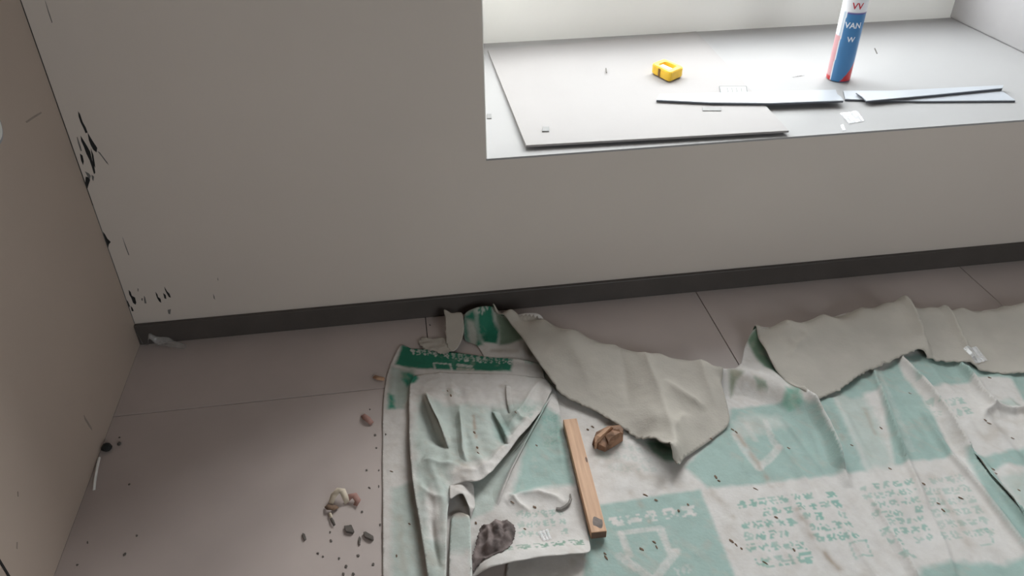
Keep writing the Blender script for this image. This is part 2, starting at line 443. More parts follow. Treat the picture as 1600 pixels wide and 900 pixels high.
# ------------------------------------------------------------------ things on the sill
Z = SILL
bp = [(1.0132, 0.776, 0.4545), (1.7331, 0.8457, 0.4545), (1.6819, 0.0092, 0.461), (1.0152, 0.0324, 0.461)]
bp = [(q[0], min(q[1], DEP - 0.006), t) for q, t in zip(bp, (0.0, 0.0, 0.0065, 0.0065))]
# the board lies on the sill, its front edge slightly raised by a batten offcut below
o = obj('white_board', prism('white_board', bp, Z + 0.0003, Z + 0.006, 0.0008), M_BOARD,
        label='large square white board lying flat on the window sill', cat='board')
for q in ([(1.0746, 0.1315, 0.461), (1.0907, 0.1288, 0.461), (1.0855, 0.1015, 0.461), (1.068, 0.1044, 0.461)],):
    obj('plaster_crumb', prism('plaster_crumb', [(a[0], a[1]) for a in q], Z + 0.0125, Z + 0.0150, 0.0006), M_GREYTAG, label='small grey crumb of plaster near the front corner of the white board', cat='crumb')
q = [(0.948, 0.2675, 0.4485), (0.9599, 0.2655, 0.4485), (0.956, 0.2356, 0.4485), (0.9443, 0.2375, 0.4485)]
obj('plaster_crumb', prism('plaster_crumb', [(max(a[0], XL + .003), a[1]) for a in q], Z, Z + 0.0025, 0.0006), M_GREYTAG, label='small grey speck on the sill left of the white board', cat='crumb')
q = [(1.5183, 0.1891, 0.461), (1.5687, 0.1806, 0.461), (1.5607, 0.1597, 0.461), (1.5124, 0.1678, 0.461)]
obj('sticker', prism('sticker', [(a[0], a[1]) for a in q], Z + 0.0125, Z + 0.0131), M_GREYTAG, label='narrow grey sticker on the white board in front of the trim strip', cat='sticker')
q = [(a[0], a[1]) for a in [(1.6192, 0.3292, 0.461), (1.6938, 0.3164, 0.461), (1.6729, 0.2559, 0.461), (1.6009, 0.2658, 0.461)]]
st = empty('outlined_sticker', 'white sticker with thin grey outline behind the trim strip', 'sticker', (q[3][0], q[3][1], Z + 0.0125))
child('sheet', prism('sheet', q, Z + 0.0125, Z + 0.0129), M_LABEL, st)


def line_box(p0, p1, w, z0, z1):
    a = Vector((p0[0], p0[1])); b = Vector((p1[0], p1[1])); t = (b - a).normalized(); n = Vector((-t.y, t.x)) * w / 2
    return [tuple(a + n), tuple(a - n), tuple(b - n), tuple(b + n)]


for i in range(4):
    child('outline', prism('outline', line_box(q[i], q[(i + 1) % 4], 0.0022, 0, 0), Z + 0.0129, Z + 0.0132), M_INK, st)
for t in (0.28, 0.45, 0.62, 0.8):
    a = Vector(q[0]).lerp(Vector(q[1]), t); b = Vector(q[3]).lerp(Vector(q[2]), t)
    child('outline', prism('outline', line_box(a.lerp(b, .2), a.lerp(b, .85), 0.0014, 0, 0), Z + 0.0129, Z + 0.0131), M_INK, st)

# three lengths of white angled plastic trim


def trim_strip(label, top, z, th=0.0022, lip=0.004):
    """top: outline of the upper face (first edge runs along the back); the front edge carries a lip"""
    pts = [(a[0], a[1]) for a in top]
    cx = sum(a[0] for a in pts) / len(pts); cy = sum(a[1] for a in pts) / len(pts)
    e = empty('plastic_trim_strip', label, 'trim strip', (cx, cy, Z), 'broken white trim strips on the sill')
    child('flange', prism('flange', pts, z + lip, z + lip + th, 0.0003), M_PLASTIC, e)
    child('core', prism('core', pts, z + lip - 0.002, z + lip), M_CORE, e)
    return e, pts


def front_lip(e, fr, z, lip=0.0022, w=0.002):
    v = []; f = []
    for k, a in enumerate(fr):
        v += [(a[0], a[1], z), (a[0], a[1] + w, z), (a[0], a[1] + w, z + lip), (a[0], a[1], z + lip)]
    for k in range(len(fr) - 1):
        for j in range(4): f.append((4 * k + j, 4 * (k + 1) + j, 4 * (k + 1) + (j + 1) % 4, 4 * k + (j + 1) % 4))
    f.append((3, 2, 1, 0)); n = 4 * (len(fr) - 1); f.append((n, n + 1, n + 2, n + 3))
    me = mesh('lip', v, f)
    bm = bmesh.new(); bm.from_mesh(me); bmesh.ops.recalc_face_normals(bm, faces=bm.faces); bm.to_mesh(me); bm.free()
    child('lip', me, M_CORE, e)


e, pts = trim_strip('long white trim strip lying half on the board, its broken end by the can',
                    [(1.4292, 0.2866, 0.467), (1.6595, 0.2618, 0.467), (1.9213, 0.2366, 0.467), (1.9088, 0.2048, 0.467), (1.9101, 0.1856, 0.467), (1.9036, 0.1587, 0.467), (1.7001, 0.1749, 0.467), (1.5466, 0.2056, 0.467), (1.4098, 0.2473, 0.467)], Z + 0.0125)
front_lip(e, pts[5:9], Z + 0.0125)
e, pts = trim_strip('white trim strip nearest the sill edge with its tip at the right',
                    [(1.9562, 0.2549, 0.456), (2.1703, 0.2183, 0.456), (2.3915, 0.1904, 0.456), (2.3806, 0.1103, 0.456), (2.1277, 0.1487, 0.456), (1.9314, 0.1962, 0.456)], Z + 0.0001)
front_lip(e, pts[3:6], Z + 0.0001)
e, pts = trim_strip('short pointed white trim strip resting on top of another strip',
                    [(1.9728, 0.2184, 0.465), (2.1627, 0.2105, 0.465), (2.4075, 0.2011, 0.465), (2.3897, 0.1816, 0.465), (2.1824, 0.1682, 0.465), (1.9697, 0.1572, 0.465), (1.9735, 0.1847, 0.465)], Z + 0.0078)
front_lip(e, pts[3:6], Z + 0.0078)

# yellow plastic case with an open middle
yq = [(1.4606, 0.4707, 0.4885), (1.5102, 0.5047, 0.4885), (1.5449, 0.4257, 0.4885), (1.4892, 0.3842, 0.4885)]
yq = [(a[0], a[1]) for a in yq]
yc = (sum(a[0] for a in yq) / 4, sum(a[1] for a in yq) / 4)
yel = empty('yellow_plastic_case', 'small yellow plastic case with open middle on the white board', 'case', (yc[0], yc[1], Z + 0.0125))


def inset(poly, k): return [(yc[0] + (a[0] - yc[0]) * k, yc[1] + (a[1] - yc[1]) * k) for a in poly]


def lerp2(a, b, t): return (a[0] + (b[0] - a[0]) * t, a[1] + (b[1] - a[1]) * t)


def rounded(poly, r=0.22):
    out = []
    n = len(poly)
    for i in range(n):
        a, b, c2 = poly[i - 1], poly[i], poly[(i + 1) % n]
        p0 = lerp2(b, a, r); p1 = lerp2(b, c2, r)
        for t in (0, .33, .66, 1):
            out.append(lerp2(lerp2(p0, b, t), lerp2(b, p1, t), t))
    return out


def ring_prism(name, outer, inner, z0, z1):
    n = len(outer)
    v = [(a[0], a[1], z0) for a in outer] + [(a[0], a[1], z1) for a in outer] + [(a[0], a[1], z1) for a in inner] + [(a[0], a[1], z0) for a in inner]
    f = []
    for i in range(n):
        j = (i + 1) % n
        for a, b in ((0, 1), (1, 2), (2, 3), (3, 0)): f.append((a * n + i, a * n + j, b * n + j, b * n + i))
    me = mesh(name, v, f)
    bm = bmesh.new(); bm.from_mesh(me); bmesh.ops.recalc_face_normals(bm, faces=bm.faces)
    bmesh.ops.bevel(bm, geom=[e for e in bm.edges if e.calc_face_angle(0) > 0.9], offset=0.002, segments=2, affect='EDGES')
    bm.to_mesh(me); bm.free()
    return me


ro = rounded(yq, 0.16)
ri = rounded(inset(yq, 0.55), 0.2)
child('shell', ring_prism('shell', ro, ri, Z + 0.0125, Z + 0.040), M_YELLOW, yel)
child('base', prism('base', inset(yq, 0.62), Z + 0.0127, Z + 0.016), M_YELLOW, yel)
iq = inset(yq, 0.52)
child('insert', prism('insert', [lerp2(iq[0], iq[1], .1), lerp2(iq[3], iq[2], .1), lerp2(iq[3], iq[2], .62), lerp2(iq[0], iq[1], .62)], Z + 0.016, Z + 0.036, 0.001), M_PAPER, yel)
a = lerp2(yq[0], yq[3], 0.40); b = lerp2(yq[0], yq[3], 0.50)
dx, dy = -(yq[3][1] - yq[0][1]), (yq[3][0] - yq[0][0]); dl = math.hypot(dx, dy); dx /= dl; dy /= dl
child('slot', prism('slot', [(a[0] - dx * .0012, a[1] - dy * .0012), (b[0] - dx * .0012, b[1] - dy * .0012), (b[0] + dx * .004, b[1] + dy * .004), (a[0] + dx * .004, a[1] + dy * .004)], Z + 0.014, Z + 0.037), M_SLOT, yel)

# aerosol / foam can standing on the sill
CX, CY, CR = 1.996, 0.362, 0.0335
can = empty('spray_can', 'tall blue, white and red can standing on the sill', 'can', (CX, CY, Z))
view = math.atan2(-1.7302 - CY, 0.7225 - CX)   # the printed panel faces the room


def can_color(u, z):
    """u: angle from the panel centre (+ to its right, seen from the room), z: height"""
    d = math.degrees(u)
    blue = (0.055, 0.20, 0.43); white = (0.80, 0.80, 0.84); red = (0.55, 0.03, 0.035); pink = (0.62, 0.33, 0.35); grey = (0.45, 0.53, 0.62)
    if z < 0.004: return red if d < -34 else blue
    if z > 0.196: return white
    lo = -36 + 10 * z / 0.2
    if d > lo and d < 120:
        if z > 0.192: return (0.12, 0.06, 0.25)
        if d > 6 and z < 0.032 * (d - 6) / 40: return red
        return blue
    if d > lo - 6: return (0.7, 0.75, 0.8)
    if d > -140:
        if z < 0.014: return red
        if z < 0.13: return pink
        if d > lo - 16: return grey
        return white
    return white


prof = [(0.0, 0.0), (0.028, 0.0), (0.0325, 0.0015), (CR, 0.004)] + [(CR, 0.004 + 0.232 * k / 58) for k in range(1, 59)] + [(0.0325, 0.240), (0.029, 0.246), (0.022, 0.252), (0.014, 0.255), (0.0, 0.255)]
NS = 120
v = []; cols = []; f = []
for r, z in prof:
    for k in range(NS):
        t = 2 * math.pi * k / NS
        v.append((r * math.cos(t + view), r * math.sin(t + view), z))
        u = (t + math.pi) % (2 * math.pi) - math.pi
        cols.append(can_color(u, z) if z < 0.2355 else (0.6, 0.6, 0.62))
for j in range(len(prof) - 1):
    for k in range(NS): f.append((j * NS + k, j * NS + (k + 1) % NS, (j + 1) * NS + (k + 1) % NS, (j + 1) * NS + k))
me = mesh('body', v, f)
ca = me.color_attributes.new('print', 'FLOAT_COLOR', 'POINT')
ca.data.foreach_set('color', np.array([(*q, 1) for q in cols], dtype=np.float32).ravel())
M_CAN = mat_attr('can_print', 0.3, 0.5, 0.0, 0.0)
obj('body', me, M_CAN, can, smooth=True)
v = []; f = []
capp = [(0.026, 0.248), (0.026, 0.27), (0.022, 0.285), (0.008, 0.29), (0.006, 0.31), (0.0, 0.31)]
for r, z in capp:
    for k in range(32): v.append((r * math.cos(2 * math.pi * k / 32), r * math.sin(2 * math.pi * k / 32), z))
for j in range(len(capp) - 1):
    for k in range(32): f.append((j * 32 + k, j * 32 + (k + 1) % 32, (j + 1) * 32 + (k + 1) % 32, (j + 1) * 32 + k))
obj('cap', mesh('cap', v, f), M_PAPER, can, smooth=True)


def can_text(txt, size, u0, z0, m):
    cu = bpy.data.curves.new('lettering', 'FONT'); cu.body = txt; cu.size = size; cu.align_x = 'CENTER'; cu.offset = size * 0.02
    t = bpy.data.objects.new('lettering', cu); COL.objects.link(t)
    bpy.context.view_layer.update()
    me = bpy.data.meshes.new_from_object(t.evaluated_get(bpy.context.evaluated_depsgraph_get()))
    bpy.data.objects.remove(t)
    bm = bmesh.new(); bm.from_mesh(me)
    bmesh.ops.triangulate(bm, faces=bm.faces)
    bmesh.ops.subdivide_edges(bm, edges=[e for e in bm.edges if e.calc_length() > 0.003], cuts=2)
    for q in bm.verts:
        a = view + u0 + q.co.x / CR
        q.co = Vector((math.cos(a) * (CR + 0.0004), math.sin(a) * (CR + 0.0004), z0 + q.co.y))
    bm.to_mesh(me); bm.free()
    obj('lettering', me, m, can)


M_RED = mat('red_ink', (0.5, 0.03, 0.05), 0.5, 0.05, 30)
M_WHITEINK = mat('white_ink', (0.82, 0.84, 0.88), 0.5, 0.03, 30)
can_text('VAN', 0.022, math.radians(14), 0.156, M_WHITEINK)
can_text('W', 0.020, math.radians(18), 0.118, M_WHITEINK)
can_text('VV', 0.024, math.radians(14), 0.208, M_RED)

# shiny bits of tape on the sill
def tape(lab, q, zf, amp=0.002, n=9):
    bm = bmesh.new()
    g = [[None] * n for _ in range(n)]
    for i in range(n):
        for j in range(n):
            u, w = i / (n - 1), j / (n - 1)
            a = lerp2(lerp2(q[0], q[1], u), lerp2(q[3], q[2], u), w)
            g[i][j] = bm.verts.new((a[0], a[1], zf(a[0], a[1]) + 0.0008 + amp * abs(math.sin(u * 9.5 + w))))
    for i in range(n - 1):
        for j in range(n - 1): bm.faces.new((g[i][j], g[i + 1][j], g[i + 1][j + 1], g[i][j + 1]))
    me = bpy.data.meshes.new('tape_scrap'); bm.to_mesh(me); bm.free()
    o = obj('tape_scrap', me, M_TAPE, label=lab, cat='tape'); o.modifiers.new('thickness', 'SOLIDIFY').thickness = 0.0004


on_sill = lambda x, y: Z
tape('crinkled bit of glossy tape on the sill in front of the can', [(1.8747, 0.1151, 0.4485), (1.93, 0.1235, 0.4485), (1.9123, 0.0571, 0.4485), (1.865, 0.0483, 0.4485)], on_sill)
tape('tiny glossy tape end right at the sill edge', [(1.84, 0.0442, 0.4485), (1.85, 0.0466, 0.4485), (1.8372, 0.0119, 0.4485), (1.8273, 0.0095, 0.4485)], on_sill, 0.001)
tape('small glossy film scrap on the sill behind the trim strip', [(1.8906, 0.4616, 0.4485), (1.9389, 0.4818, 0.4485), (1.9098, 0.4028, 0.4485), (1.8695, 0.3934, 0.4485)], on_sill)
for lab, q in (('thin dark hair-like shaving on the sill right of the can', [(2.2386, 0.5938, 0.4485), (2.2416, 0.5932, 0.4485), (2.2229, 0.5461, 0.4485), (2.22, 0.5466, 0.4485)]),
               ('thin dark shaving on the white board left of the yellow case', [(1.3376, 0.5268, 0.461), (1.3404, 0.5263, 0.461), (1.3329, 0.4888, 0.461), (1.3301, 0.4892, 0.461)])):
    obj('shaving', prism('shaving', [(a[0], a[1]) for a in q], q[0][2], q[0][2] + 0.0015), M_CRUMB, label=lab, cat='shaving')


# ------------------------------------------------------------------ sheets on the floor
def catmull(pts, step, closed=True, ragged=None):
    P = np.array(pts, float); n = len(P); out = []
    for i in range(n if closed else n - 1):
        p0, p1, p2, p3 = P[(i - 1) % n], P[i], P[(i + 1) % n], P[(i + 2) % n]
        L = np.hypot(*(p2 - p1)[:2]); k = max(1, int(math.ceil(L / step)))
        # centripetal-like damping: tangents limited by segment length
        t1 = (p2 - p0) * 0.5; t2 = (p3 - p1) * 0.5
        for t, nb in ((t1, np.hypot(*(p1 - p0)[:2])), (t2, np.hypot(*(p3 - p2)[:2]))):
            m = np.hypot(*t[:2]); lim = 0.9 * min(L, nb)
            if m > lim and m > 1e-9: t *= lim / m
        for j in range(k):
            s = j / k
            q = (2 * s**3 - 3 * s**2 + 1) * p1 + (s**3 - 2 * s**2 + s) * t1 + (-2 * s**3 + 3 * s**2) * p2 + (s**3 - s**2) * t2
            if ragged and ragged[0] <= i < ragged[1]:
                d = (p2 - p1)[:2] / max(L, 1e-9); nn = np.array([-d[1], d[0]])
                w = ragged[2] * (rng.rand() - 0.5) * 2
                q = q.copy(); q[:2] += nn * w
            out.append(q)
    return np.array(out)


def inside(poly, x, y):
    poly = np.asarray(poly, float)
    r = np.zeros(np.shape(x), bool)
    n = len(poly)
    for i in range(n):
        x1, y1 = poly[i][:2]; x2, y2 = poly[(i + 1) % n][:2]
        if y1 == y2: continue
        c = ((y1 > y) != (y2 > y)) & (x < (x2 - x1) * (y - y1) / (y2 - y1) + x1)
        r ^= c
    return r


def seg_dist(line, x, y):
    """signed distance to a polyline (+ = left of its direction) and run parameter 0..1"""
    line = np.asarray(line, float)[:, :2]
    L = np.hypot(*np.diff(line, axis=0).T); cum = np.concatenate([[0], np.cumsum(L)])
    best = np.full(np.shape(x), 1e9); sg = np.zeros(np.shape(x)); tt = np.zeros(np.shape(x))
    for i in range(len(L)):
        a, b = line[i], line[i + 1]; d = (b - a) / L[i]
        s = np.clip((x - a[0]) * d[0] + (y - a[1]) * d[1], 0, L[i])
        dx = x - (a[0] + d[0] * s); dy = y - (a[1] + d[1] * s)
        q = np.hypot(dx, dy); m = q < best
        best = np.where(m, q, best); sg = np.where(m, np.sign(d[0] * dy - d[1] * dx), sg); tt = np.where(m, (cum[i] + s) / cum[-1], tt)
    return best * sg, tt


class Surf:
    """height field through scattered 3-D control points, plus ridges and ripples"""
    def __init__(self, ctrl, creases=(), ripple=(), c=0.02, floor=0.002, over=None, gap=0.0016):
        P = np.array(ctrl, float)
        self.P = P[:, :2]; self.c = c; self.creases = creases; self.ripple = ripple; self.floor = floor; self.over = over or []; self.gap = gap
        n = len(P)
        r = np.hypot(self.P[:, None, 0] - self.P[None, :, 0], self.P[:, None, 1] - self.P[None, :, 1])
        A = np.zeros((n + 1, n + 1)); A[:n, :n] = -np.sqrt(r * r + c * c) - np.eye(n) * 0.002; A[:n, n] = 1; A[n, :n] = 1
        self.w = np.linalg.solve(A, np.concatenate([P[:, 2], [0]]))

    def __call__(self, x, y):
        x = np.asarray(x, float); y = np.asarray(y, float)
        z = np.full(x.shape, self.w[-1])
        for (px, py), w in zip(self.P, self.w[:-1]):
            z = z - w * np.sqrt((x - px) ** 2 + (y - py) ** 2 + self.c ** 2)
        for cr in self.creases:
            line, amp, wl, wr = cr[:4]
            ends = cr[4] if len(cr) > 4 else (1, 1)
            d, t = seg_dist(line, x, y)
            tp = np.ones_like(t)
            if ends[0]: tp *= np.clip(t / 0.25, 0, 1) ** 0.7
            if ends[1]: tp *= np.clip((1 - t) / 0.25, 0, 1) ** 0.7
            z = z + amp * tp * np.where(d > 0, np.exp(-(np.abs(d) / wl) ** 1.12), np.exp(-(np.abs(d) / wr) ** 1.12))
        for rp in self.ripple:
            amp, s, seed = rp[:3]
            if len(rp) > 3:      # long wrinkles running along a direction
                (dx, dy), lx0, lx1 = rp[3:6]
                u = x * dx + y * dy; v = -x * dy + y * dx
                wt = np.clip((x - lx0) / max(lx1 - lx0, 1e-6), 0, 1)
                n = vnoise(v + 0.012 * vnoise(u, v, 0.09, seed + 1), u * 0.14, s, seed)
                z = z + amp * wt * np.sign(n) * np.abs(n) ** 1.5
            else: z = z + amp * vnoise(x, y, s, seed)
        z = np.maximum(z, self.floor)
        for f, poly in self.over:
            m = inside(poly, x, y)
            z = np.where(m, np.maximum(z, f(x, y) + self.gap), z)
        return z


def sheet(name, outline, surf, parent, mats, color=None, res=0.005, ragged=None, thick=0.0012, under=None):
    B = catmull(outline, res, True, ragged)
    nb = len(B)
    x0, y0 = B[:, :2].min(0); x1, y1 = B[:, :2].max(0)
    gx, gy = np.meshgrid(np.arange(x0, x1, res), np.arange(y0, y1, res * 0.9))
    gx = gx + (np.arange(gx.shape[0]) % 2)[:, None] * res * 0.5
    gx = gx.ravel(); gy = gy.ravel()
    m = inside(B, gx, gy); gx, gy = gx[m], gy[m]
    keep = np.ones(len(gx), bool)      # keep grid points off the border
    cell = {}
    for q in B: cell.setdefault((int(q[0] / res), int(q[1] / res)), []).append(q[:2])
    for i in range(len(gx)):
        a, b = int(gx[i] / res), int(gy[i] / res)
        for da in (-1, 0, 1):
            for db in (-1, 0, 1):
                for q in cell.get((a + da, b + db), ()):
                    if (q[0] - gx[i]) ** 2 + (q[1] - gy[i]) ** 2 < (0.55 * res) ** 2: keep[i] = False
    gx, gy = gx[keep], gy[keep]
    V = [Vector((float(q[0]), float(q[1]))) for q in B] + [Vector((float(a), float(b))) for a, b in zip(gx, gy)]
    r = delaunay_2d_cdt(V, [(i, (i + 1) % nb) for i in range(nb)], [list(range(nb))], 1, 1e-6)
    X = np.array([q[:] for q in r[0]])
    F = [tuple(q) for q in r[2]]
    z = surf(X[:, 0], X[:, 1])
    me = mesh(name, np.column_stack([X, z]), F)
    # make every face point up
    bm = bmesh.new(); bm.from_mesh(me)
    bm.normal_update()
    fl = [q for q in bm.faces if q.normal.z < 0]
    if fl: bmesh.ops.reverse_faces(bm, faces=fl)
    bm.to_mesh(me); bm.free()
    if color is not None:
        ca = me.color_attributes.new('print', 'FLOAT_COLOR', 'POINT')
        cc = np.ones((len(X), 4), np.float32); cc[:, :3] = color(X[:, 0], X[:, 1])
        ca.data.foreach_set('color', cc.ravel())
    o = child(name, me, mats, parent, smooth=True)
    s = o.modifiers.new('thickness', 'SOLIDIFY'); s.thickness = thick; s.offset = -1
    s.use_rim = True
    if isinstance(mats, (list, tuple)) and len(mats) > 1: s.material_offset = 1
    return o


def pleat(edge, back, base, lift, w, parent, mats, color=None, res=0.004):
    """a tuck of the sheet: its free edge stands off the layer below and throws a shade on it"""
    outline = [(a[0], a[1], 0) for a in edge] + [(a[0], a[1], 0) for a in back]

    def f(x, y):
        d, t = seg_dist(edge, x, y)
        tp = np.clip(t / 0.18, 0, 1) * np.clip((1 - t) / 0.12, 0, 1)
        w2 = 0.75 * w
        return base(x, y) - 0.0022 + (lift + 0.002) * tp * np.exp(-np.abs(d) / w2)
    return sheet('pleat', outline, f, parent, mats, color, res=res, thick=0.0008)


# ---- print: flat colours and rows of characters, laid on in the sheet's own plane
C_WHITE = np.array([0.61, 0.58, 0.56]); C_GREEN = np.array([0.325, 0.435, 0.405]); C_DARK = np.array([0.018, 0.17, 0.105])
C_PALE = np.array([0.455, 0.505, 0.475]); C_BEIGE = np.array([0.52, 0.465, 0.42]); C_TEXT = np.array([0.15, 0.36, 0.30])
C_DIRT = np.array([0.36, 0.29, 0.235])


def glyph_rows(x, y, quad, rows, cols, seed, fill=0.95):
    """mask of pseudo characters inside a quad (tl, tr, br, bl)"""
    q = np.array(quad, float)[:, :2]
    # inverse bilinear by a few Newton steps
    u = np.full(x.shape, 0.5); v = np.full(x.shape, 0.5)
    for _ in range(6):
        P = ((1 - u) * (1 - v))[:, None] * q[0] + (u * (1 - v))[:, None] * q[1] + (u * v)[:, None] * q[2] + ((1 - u) * v)[:, None] * q[3]
        du = (1 - v)[:, None] * (q[1] - q[0]) + v[:, None] * (q[2] - q[3]); dv = (1 - u)[:, None] * (q[3] - q[0]) + u[:, None] * (q[2] - q[1])
        ex = x - P[:, 0]; ey = y - P[:, 1]
        det = du[:, 0] * dv[:, 1] - du[:, 1] * dv[:, 0]; det = np.where(np.abs(det) < 1e-12, 1e-12, det)
        u = u + (ex * dv[:, 1] - ey * dv[:, 0]) / det; v = v + (du[:, 0] * ey - du[:, 1] * ex) / det
        u = np.clip(u, -2, 3); v = np.clip(v, -2, 3)
    ins = (u > 0) & (u < 1) & (v > 0) & (v < 1)
    U = u * cols; Vv = v * rows
    ci = np.floor(U).astype(int); ri = np.floor(Vv).astype(int)
    fu = U - ci; fv = Vv - ri
    R = np.random.RandomState(seed)
    m = np.zeros(x.shape)
    tab = R.rand(rows, cols, 5, 5) < 0.55
    tab[:, :, 2, :] |= R.rand(rows, cols, 5) < 0.4
    tab[:, :, :, 2] |= R.rand(rows, cols, 5) < 0.4
    on = R.rand(rows, cols) < fill
    # margins: characters take 78% of the cell width, 66% of its height
    gu = (fu - 0.11) / 0.78 * 5; gv = (fv - 0.17) / 0.66 * 5
    ok = ins & (gu >= 0) & (gu < 5) & (gv >= 0) & (gv < 5)
    idx = np.where(ok)[0]
    m[idx] = tab[ri[idx], ci[idx], gv[idx].astype(int), gu[idx].astype(int)] & on[ri[idx], ci[idx]]
    return m


def paint(base, polys, texts=(), lines=(), stains=()):
    def fn(x, y):
        n = vnoise(x, y, 0.012, 3) * 0.5 + vnoise(x, y, 0.005, 5) * 0.5
        col = np.repeat(np.asarray(base, float)[None], len(x), 0)
        for poly, c, jit in polys:
            pa = np.asarray(poly, float)[:, :2]; pad = 0.02 + 2 * jit
            b = np.where((x > pa[:, 0].min() - pad) & (x < pa[:, 0].max() + pad) & (y > pa[:, 1].min() - pad) & (y < pa[:, 1].max() + pad))[0]
            if not len(b): continue
            xx = x[b] + 0.6 * jit * n[b]; yy = y[b] + 0.6 * jit * vnoise(x[b], y[b], 0.011, 9)
            d, _ = seg_dist(np.vstack([pa, pa[:1]]), xx, yy)
            soft = 0.0022 + 0.8 * jit
            m = np.clip(0.5 + np.where(inside(pa, xx, yy), 1, -1) * np.abs(d) / (2 * soft), 0, 1)[:, None]
            col[b] = col[b] * (1 - m) + np.asarray(c) * m
        for quad, rows, cols, c, k, seed in texts:
            m = glyph_rows(x, y, quad, rows, cols, seed) * k * np.clip(0.95 + 0.5 * vnoise(x, y, 0.02, seed), 0.35, 1)
            col = col * (1 - m[:, None]) + np.asarray(c) * m[:, None]
        for line, w, c, k in lines:
            d, t = seg_dist(line, x, y)
            m = k * np.clip((w - np.abs(d)) / (0.3 * w), 0, 1) * np.clip(0.8 + 0.5 * n, 0, 1)
            col = col * (1 - m[:, None]) + np.asarray(c) * m[:, None]
        for line, w, k in stains:
            d, t = seg_dist(line, x, y)
            m = k * np.exp(-(d / w) ** 2) * np.clip(0.6 + 0.9 * vnoise(x, y, 0.014, 17), 0, 1)
            col = col * (1 - m[:, None]) + C_DIRT * m[:, None]
        grime = np.clip(vnoise(x, y, 0.06, 25) * 0.5 + vnoise(x * 0.8 + y * 0.6, (y - x) * 0.3, 0.008, 26) * 0.7 - 0.3, 0, 1) * 0.45
        col = col * (1 - grime[:, None]) + np.array([0.45, 0.385, 0.335]) * grime[:, None]
        # worn, scuffed ink
        wear = np.clip(vnoise(x, y, 0.03, 21) * 0.6 + vnoise(x, y, 0.009, 22) * 0.6 - 0.35, 0, 1) * 0.35
        col = col * (1 - wear[:, None]) + C_BEIGE * wear[:, None]
        return col * (1 + 0.04 * n)[:, None]
    return fn


# ======================= large right-hand sheet =======================
big = empty('floor_protection_sheet', 'large crumpled sheet with pale green and white print, edges folded back', 'protective sheet', (1.5, -0.6, 0.0))

main_out = [(0.8373, -0.0608, 0.034), (0.8705, -0.0565, 0.05), (0.9095, -0.0697, 0.055), (0.9564, -0.107, 0.052), (1.0321, -0.1524, 0.046), (1.1051, -0.2016, 0.04), (1.1907, -0.2554, 0.035), (1.2915, -0.3029, 0.03), (1.3907, -0.3455, 0.028), (1.4293, -0.3708, 0.03), (1.4596, -0.3744, 0.033), (1.4889, -0.3396, 0.018), (1.5203, -0.2847, 0.012), (1.5367, -0.2609, 0.022), (1.5562, -0.2449, 0.036), (1.654, -0.2309, 0.034), (1.7531, -0.222, 0.032), (1.865, -0.2063, 0.03), (1.9887, -0.2176, 0.03), (2.13, -0.2461, 0.028), (2.2473, -0.2534, 0.03), (2.4157, -0.2572, 0.03), (2.5577, -0.2683, 0.03), (2.1276, -0.8898, 0.004), (1.9488, -1.0889, 0.004), (1.3768, -1.0365, 0.003), (0.9391, -0.9686, 0.003), (0.8073, -0.9482, 0.003), (0.8347, -0.8354, 0.002), (0.8683, -0.691, 0.002), (0.8804, -0.5164, 0.002), (0.8766, -0.3275, 0.002), (0.8711, -0.2082, 0.003), (0.8577, -0.1559, 0.004), (0.8294, -0.1275, 0.006)]
main_ctl = [(0.8476, -0.1001, 0.014), (0.8832, -0.1495, 0.004), (0.9337, -0.1442, 0.006), (0.9927, -0.1905, 0.004), (1.0868, -0.2918, 0.003), (1.2221, -0.3835, 0.003), (1.3568, -0.4494, 0.003), (0.8993, -0.0912, 0.022), (1.0299, -0.1672, 0.012), (1.1839, -0.2889, 0.008), (1.3518, -0.373, 0.006), (1.3999, -0.499, 0.003), (1.4575, -0.5081, 0.003), (1.52, -0.5398, 0.004), (1.4789, -0.3857, 0.034), (1.5005, -0.4113, 0.033), (1.5358, -0.441, 0.03), (1.5713, -0.4865, 0.024), (1.4541, -0.4316, 0.005), (1.4929, -0.46, 0.005), (1.5244, -0.4954, 0.005), (1.5532, -0.3182, 0.004), (1.5881, -0.2931, 0.01), (1.5952, -0.3739, 0.004), (1.614, -0.4457, 0.003), (1.6814, -0.4336, 0.003), (1.7446, -0.3052, 0.01), (1.9174, -0.3066, 0.01), (2.0777, -0.3323, 0.01), (1.8689, -0.3933, 0.004), (1.9929, -0.4632, 0.006), (1.6135, -0.5359, 0.006), (1.6866, -0.5454, 0.004), (1.771, -0.5609, 0.006), (1.8372, -0.5776, 0.012), (1.912, -0.5853, 0.008), (2.0403, -0.539, 0.006), (2.0845, -0.5679, 0.006), (1.9548, -0.6107, 0.016), (2.0325, -0.6332, 0.016), (1.9325, -0.69, 0.01), (1.9622, -0.732, 0.01), (1.2775, -0.6708, 0.002), (1.1454, -0.6501, 0.002), (1.0399, -0.7956, 0.002), (1.2225, -0.8241, 0.002), (1.4384, -0.7803, 0.002), (1.5796, -0.7713, 0.004), (1.689, -0.8211, 0.004), (1.5625, -0.9214, 0.003), (1.7661, -0.9104, 0.004), (1.3263, -0.8839, 0.002), (1.8562, -0.6722, 0.004), (1.8675, -0.7844, 0.006), (1.8755, -0.852, 0.006), (0.9773, -0.5317, 0.002), (0.918, -0.7765, 0.002), (1.0538, -0.4432, 0.002), (1.1017, -0.5513, 0.002)]
